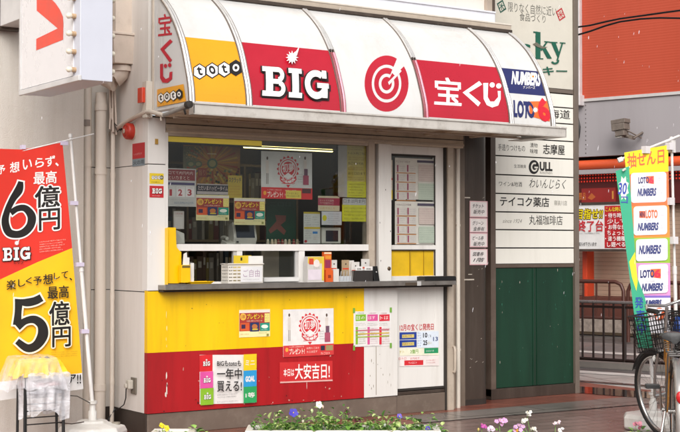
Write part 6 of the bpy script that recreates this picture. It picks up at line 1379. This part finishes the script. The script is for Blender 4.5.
    m = MB(); m.tube([(-.01, -.045, .36), (.2, -.055, .365), (.45, -.065, .39), (.54, -.065, .33), (.50, -.065, .23), (.3, -.06, .26), (0, -.045, .29)], .012, fen, n=6, closed=True, squash=1.6); m.build('chain_guard', t)
    rx, rz = R0*1.07*math.cos(rad(165)), R0+R0*1.07*math.sin(rad(165))
    m = MB(); m.lathe((-.345, 0, .46), [(.034, -.004), (.034, -.014), (.026, -.022), (.001, -.026)], surf('red_reflector', '#c01218', rough=.15, coat=.8), n=20, axis='x')
    m.v = [(x, y*.8, .46+(z-.46)*1.15) for x, y, z in m.v]; m.build('rear_reflector', t)
    m = MB()
    for s in (-1, 1): m.tube([(0, .07*s, R0), (-.02, .10*s, .16), (-.10, .12*s, .008)], .009, chrome, n=8)
    m.tube([(-.10, -.12, .008), (-.10, .12, .008)], .009, chrome, n=8); m.build('kickstand', t)
    m = MB(); ra = surf('rack_grey', '#5f5c5a', rough=.45, metal=.4)
    for s in (-1, 0, 1): m.tube([(-.27, .06*s, .715), (.20, .05*s, .725)], .006, ra, n=6)
    for x in (-.27, -.1, .08): m.tube([(x, -.06, .715), (x, .06, .715)], .006, ra, n=6)
    for s in (-1, 1): m.tube([(-.15, .06*s, .715), (0, .065*s, R0)], .006, ra, n=6)
    m.build('rear_rack', t)
    pr_, pf = Vector(p_rear), Vector(p_front); d = pf-pr_; t.location = (pr_.x, pr_.y, 0); t.rotation_euler = (rad(0), 0, math.atan2(d.y, d.x)); t.location.z = 0.004
    return t
bicycle(gpt(675, 8.95), gpt(664, 9.95), rad(30), '#94601a', 'bicycle with ochre frame, its turned front wheel and wire basket toward the rail')
b2 = bicycle(gpt(728, 9.1), gpt(700, 10.15), rad(30), '#5c6a78', 'second bicycle at the very edge of the photo, right of the ochre framed one')
m = MB(); g = gpt(683, 10.0); blob(g.x, g.y, .80, .07, .07, .10, 5.5, .3, surf('blue_bag', '#2452a8', rough=.4, coat=.3), m, 28, 18); tag(m.build('blue_bag'), 'crumpled blue bag in the basket of the second bicycle', 'bag')

# ------------------------------------------------------------------ planters and flowers
LEAFS = [surf('leaf_'+h, '#'+h, rough=.5, var=.25, scale=20) for h in ('6d9a3e', '8fb458', '46702c', 'b4c47c')]
SOIL = surf('potting_soil', '#2a1f18', rough=.95, var=.4, scale=30, bump=1, bscale=60); PLT = surf('planter_white', '#dcd7cd', rough=.5, var=.08, dirt='#9d9383', dscale=5, damt=.4)
def planter(x0, x1, y0, y1, z1, label):
    t = thing('planter', ((x0+x1)/2, (y0+y1)/2, 0), label, 'planter', 'white flower planters')
    m = MB(); w = .03
    m.box(x0+.02, x1-.02, y0+.02, y0+w+.01, 0, z1-.03, PLT); m.box(x0+.02, x1-.02, y1-w-.01, y1-.02, 0, z1-.03, PLT); m.box(x0+.02, x0+w+.01, y0+w+.01, y1-w-.01, 0, z1-.03, PLT); m.box(x1-w-.01, x1-.02, y0+w+.01, y1-w-.01, 0, z1-.03, PLT); m.build('tub', t, bevel=.008)
    m = MB(); m.box(x0, x1, y0, y0+.045, z1-.03, z1, PLT); m.box(x0, x1, y1-.045, y1, z1-.03, z1, PLT); m.box(x0, x0+.045, y0+.045, y1-.045, z1-.03, z1, PLT); m.box(x1-.045, x1, y0+.045, y1-.045, z1-.03, z1, PLT); m.build('rim', t, bevel=.006)
    m = MB(); m.box(x0+.04, x1-.04, y0+.04, y1-.04, z1-.12, z1-.035, SOIL); m.build('soil', t); return t
def floret(mb, c, r, mat, eye, nrm, petals=5, seed=0):
    n = Vector(nrm).normalized(); a = n.cross(Vector((0, 0, 1))).normalized(); b_ = n.cross(a); c = Vector(c); rn = random.Random(seed)
    for k in range(petals):
        q = 2*math.pi*k/petals+.3; d = a*math.cos(q)+b_*math.sin(q); e = n.cross(d); w = r*.52; l = r*(1+.15*rn.random()); up = n*(.18*r*rn.random())
        pts = [c+n*.001, c+d*l*.35+e*w*.7+up*.5, c+d*l*.75+e*w+up, c+d*l*1.02+e*w*.35+up*1.2, c+d*l*1.02-e*w*.35+up*1.2, c+d*l*.75-e*w+up, c+d*l*.35-e*w*.7+up*.5]
        mb.add(pts, [(0, 1, 2, 3), (0, 3, 4), (0, 4, 5, 6)], mat)
    mb.lathe(c, [(r*.16, -.001), (r*.13, .004), (.0005, .006)], eye, n=8)
def plant(x, y, z0, seed, label, flowers=(), h=.10, rad_=.085, n=95, group='bedding plants in the white planters', loose=0):
    rn = random.Random(seed); t = thing('bedding_plant', (x, y, z0), label, 'plant', group)
    m = MB()
    for i in range(n):
        q = rn.random()*6.28; r = rad_*math.sqrt(rn.random())*1.15; hh = z0+h*(.1+.9*rn.random()**1.3)*(1+.45*math.sin(3.1*q+seed))*(1-.45*(r/rad_)**2)+.012*noise.noise(Vector((i, seed, 0)))*4
        c = Vector((x+r*math.cos(q), y+r*math.sin(q), hh)); d = Vector((math.cos(q+rn.uniform(-.9, .9)), math.sin(q+rn.uniform(-.9, .9)), rn.uniform(-.35, .75))).normalized(); s = d.cross(Vector((0, 0, 1))).normalized(); up = s.cross(d)
        L_ = rn.uniform(.016, .034) if rn.random() < .7 else rn.uniform(.035, .052); w = L_*rn.uniform(.26, .42); mt = rn.choice(LEAFS)
        m.add([c, c+d*L_*.35+s*w+up*w*.5, c+d*L_*.8+s*w*.7+up*w*.3, c+d*L_*1.05-up*.004, c+d*L_*.8-s*w*.7+up*w*.3, c+d*L_*.35-s*w+up*w*.5, c+d*L_*.5], [(0, 1, 2, 6), (6, 2, 3), (6, 3, 4), (0, 6, 4, 5)], mt)
        if i % 4 == 0: m.tube([(x+r*.3*math.cos(q), y+r*.3*math.sin(q), z0-.03), tuple(c)], .0016, LEAFS[0], n=4, caps=False)
    m.build('leaves', t, fix=False)
    for (fx2, fy2, fz2, r, col, kind) in flowers:
        m = MB(); mt = surf('petal_'+col, col, rough=.55, var=.15, scale=40); ey = surf('flower_eye', '#d9b32c', rough=.6)
        nr = (-.35+.3*rn.random(), -.85, .45)
        if kind == 'pansy': floret(m, (fx2, fy2, fz2), r, mt, ey, nr, 5, seed)
        elif kind == 'bud': m.lathe((fx2, fy2, fz2), [(r*.25, -r), (r*.6, -r*.4), (r*.7, .1*r), (r*.45, .7*r), (.0005, r)], mt, n=10)
        else:
            for k in range(7): floret(m, (fx2+r*.9*rn.uniform(-1, 1), fy2+r*.6*rn.uniform(-1, 1), fz2+r*.55*rn.uniform(-1, 1)), r*.48, mt, ey, (rn.uniform(-.6, .3), -.7, rn.uniform(.1, .9)), 5, k)
        m.tube([(fx2, fy2+.004, fz2-.004), (fx2+.004, fy2+.02, fz2-.03), ((fx2+x)/2, (fy2+y)/2, (fz2+z0)/2), (x, y, z0-.03)], .0018, LEAFS[0], n=5); m.build('flower', t)
    return t
# long planter in the middle
def turned_planter(px, d, wide, deep, z1, label):
    g = gpt(px, d); t = planter(g.x-wide/2, g.x+wide/2, g.y-deep/2, g.y+deep/2, z1, label); t.rotation_euler = (0, 0, -TH); return t
turned_planter(343, 8.55, 1.21, .30, .280, 'long white planter of leafy pansies before the red panel')
def fl(px, py, r, col, kind='pansy', d=8.58): q = camplane(d).xyz(*camplane(d).uv(px, py)); return (q.x, q.y, q.z, r, col, kind)
pk = [(272, 1, 'low leafy plant at the left end of the long planter', [], .10), (291, 2, 'leafy pansy with one violet flower in the long planter', [fl(293.5, 413, .027, '#3f33a8', d=8.5)], .125), (306, 3, 'low green plant between the violet and the white flower', [fl(303, 421, .012, '#d8d2b8', 'bud', 8.5)], .13),
      (321, 4, 'tall leafy plant topped by a white flower in the long planter', [fl(319, 405, .022, '#e3e2dc'), fl(312, 411, .014, '#c9d8a0', 'bud'), fl(323, 407, .010, '#d0b8a8', 'bud')], .19), (343, 5, 'leafy pansy with two dark maroon flowers in the long planter', [fl(347, 412.5, .020, '#4a1018', 'pansy'), fl(357.5, 420.5, .020, '#4a1018', d=8.5)], .12),
      (364, 6, 'pale green leafy plant in the middle right of the long planter', [fl(378.5, 417.5, .010, '#d9c9b0', 'bud')], .125), (382, 7, 'bright green plant left of the small violet flower', [fl(385, 425, .012, '#c9d0c0', 'bud', 8.5)], .11), (402, 8, 'leafy pansy with one small violet flower on a stalk', [fl(399.5, 416.5, .017, '#6a58b8')], .115), (424, 9, 'low plant with a purple bloom at the right end of the long planter', [fl(428, 429, .018, '#5a48a8', d=8.48), fl(418, 422, .008, '#c9d890', 'bud')], .085)]
for px, sd, lab, f_, h in pk:
    g = gpt(px, 8.55); plant(g.x, g.y, .235, sd, lab, f_, h=h*(1.12 if sd % 2 else .9), n=(110, 170, 95, 150)[sd % 4], rad_=.11)
# right planter: its tub is below the frame
turned_planter(517, 8.25, .68, .28, .235, 'white planter of pink and white blooms mostly below the frame, before the name board')
F2 = lambda px, py, r, col, kind='c': fl(px, py, r, col, kind, 8.25)
rf = [(484, 21, 'plant with a magenta bloom at the left of the right planter', [F2(483, 426, .019, '#b03a98'), F2(478.5, 429.5, .010, '#c8b060', 'bud')]), (499, 22, 'plant with the largest pink bloom in the right planter', [F2(501, 422, .030, '#d79ccb'), F2(491, 429, .022, '#dcc4d8')]), (517, 23, 'plant with an orange and lilac bloom in the right planter', [F2(519, 428, .027, '#c79ac2'), F2(517, 430.5, .014, '#d0952c', 'bud')]),
      (530, 24, 'tall plant with three white blooms in the right planter', [F2(529, 413.5, .020, '#e3e1d8'), F2(525.5, 421, .020, '#dfdccf'), F2(533.5, 429.5, .018, '#e3e1d8')]), (553, 25, 'plant with pale pink and white blooms at the right of the right planter', [F2(557, 423, .018, '#d8c2cc'), F2(560, 430, .020, '#e0dcda')])]
for px, sd, lab, f_ in rf:
    g = gpt(px, 8.25); plant(g.x, g.y, .20, sd, lab, f_, h=.075, n=110)
# left planter
turned_planter(174, 8.35, 0.27, .25, .285, 'small white planter at the lower left corner of the kiosk')
g = gpt(164, 8.36); plant(g.x, g.y, .23, 31, 'plant with an upright yellow flower at the kiosk corner', [fl(163, 425.5, .017, '#ecd31c', 'c', 8.3), fl(166, 428.5, .020, '#ecd31c', 'c', 8.3)], h=.06, n=60, rad_=.06)
g = gpt(196, 8.4); plant(g.x, g.y, .21, 32, 'small green plant without flowers right of the yellow flowered one', [], h=.08, n=80, rad_=.05)
# pot by the bicycle
pg = gpt(637, 9.7); zz = .10
t = thing('flower_pot', (pg.x, pg.y, 0), 'small white pot at the foot of the banner base beside the bicycle wheel', 'pot'); m = MB(); m.lathe((pg.x, pg.y, 0), [(.07, 0), (.10, .07), (.105, .075), (.105, .09), (.095, .09), (.09, .06), (.001, .055)], PLT, n=20); m.build('bowl', t)
pl9 = Plane(pg, RGT, -FH); 
u, z = pl9.uv(637, 424); q = pl9.xyz(u, z); plant(pg.x, pg.y, .055, 41, 'low plant with pink blooms in the small pot by the bicycle', [(q.x, q.y, q.z, .028, '#d88aa0', 'c'), (q.x+.05, q.y+.01, q.z-.03, .02, '#c8708c', 'c')], h=.06, n=60, rad_=.06)

# ------------------------------------------------------------------ falling sleet
m = MB(); SL = film('wet_sleet', .28); rn = random.Random(9)
for i in range(230):
    d = rn.uniform(5.5, 15); px = rn.uniform(-20, 700) if i % 3 else rn.uniform(560, 700); c = gpt(px, d); c.z = rn.uniform(1.1, 3.6)
    if c.y > -.9 and c.x < 5: continue
    r = rn.uniform(.0012, .0024); k = rn.uniform(3.0, 6.0); tl = rn.uniform(-.0, .35); ax = Vector((tl, 0, 1)).normalized()
    m.tube([c-ax*r*k, c-ax*r*k*.6, c, c+ax*r*k*.6, c+ax*r*k], [r*.25, r*.8, r, r*.7, r*.15], SL, n=6)
o = m.build('falling_sleet'); o['kind'] = 'stuff'

# ------------------------------------------------------------------ light
SUN_EL, SUN_AZ = 36, 216     # azimuth: compass-like, 180 = from -Y
wd = bpy.data.worlds.new('World'); scene.world = wd; wd.use_nodes = True; nt = wd.node_tree; bg = nt.nodes['Background']
sky = nt.nodes.new('ShaderNodeTexSky'); sky.sky_type = 'NISHITA'; sky.sun_disc = False; sky.sun_elevation = rad(SUN_EL); sky.sun_rotation = rad(SUN_AZ); sky.air_density = 1; sky.dust_density = 4; sky.ozone_density = 1
hs = nt.nodes.new('ShaderNodeHueSaturation'); hs.inputs['Saturation'].default_value = .22; nt.links.new(sky.outputs[0], hs.inputs['Color'])
wm = nt.nodes.new('ShaderNodeMix'); wm.data_type = 'RGBA'; wm.blend_type = 'MULTIPLY'; wm.inputs[0].default_value = 1; wm.inputs[7].default_value = (.985, .99, 1, 1); nt.links.new(hs.outputs[0], wm.inputs[6]); nt.links.new(wm.outputs[2], bg.inputs[0]); bg.inputs[1].default_value = .15
sd = bpy.data.lights.new('sun', 'SUN'); sd.energy = 1.5; sd.angle = rad(45); sd.color = (1, .985, .96)
so = bpy.data.objects.new('sun', sd); COL.objects.link(so)
az = rad(SUN_AZ); dirv = Vector((math.sin(az)*math.cos(rad(SUN_EL)), math.cos(az)*math.cos(rad(SUN_EL)), math.sin(rad(SUN_EL))))
so.rotation_euler = dirv.to_track_quat('Z', 'Y').to_euler(); so.location = (0, -5, 12)
vs = scene.view_settings; vs.view_transform = 'Standard'; vs.look = 'None'; vs.gamma = 1; vs.use_curve_mapping = False; vs.exposure = .26
scene.cycles.max_bounces = 8; scene.cycles.transparent_max_bounces = 16; scene.cycles.use_denoising = True
scene.cycles.caustics_reflective = False; scene.cycles.caustics_refractive = False
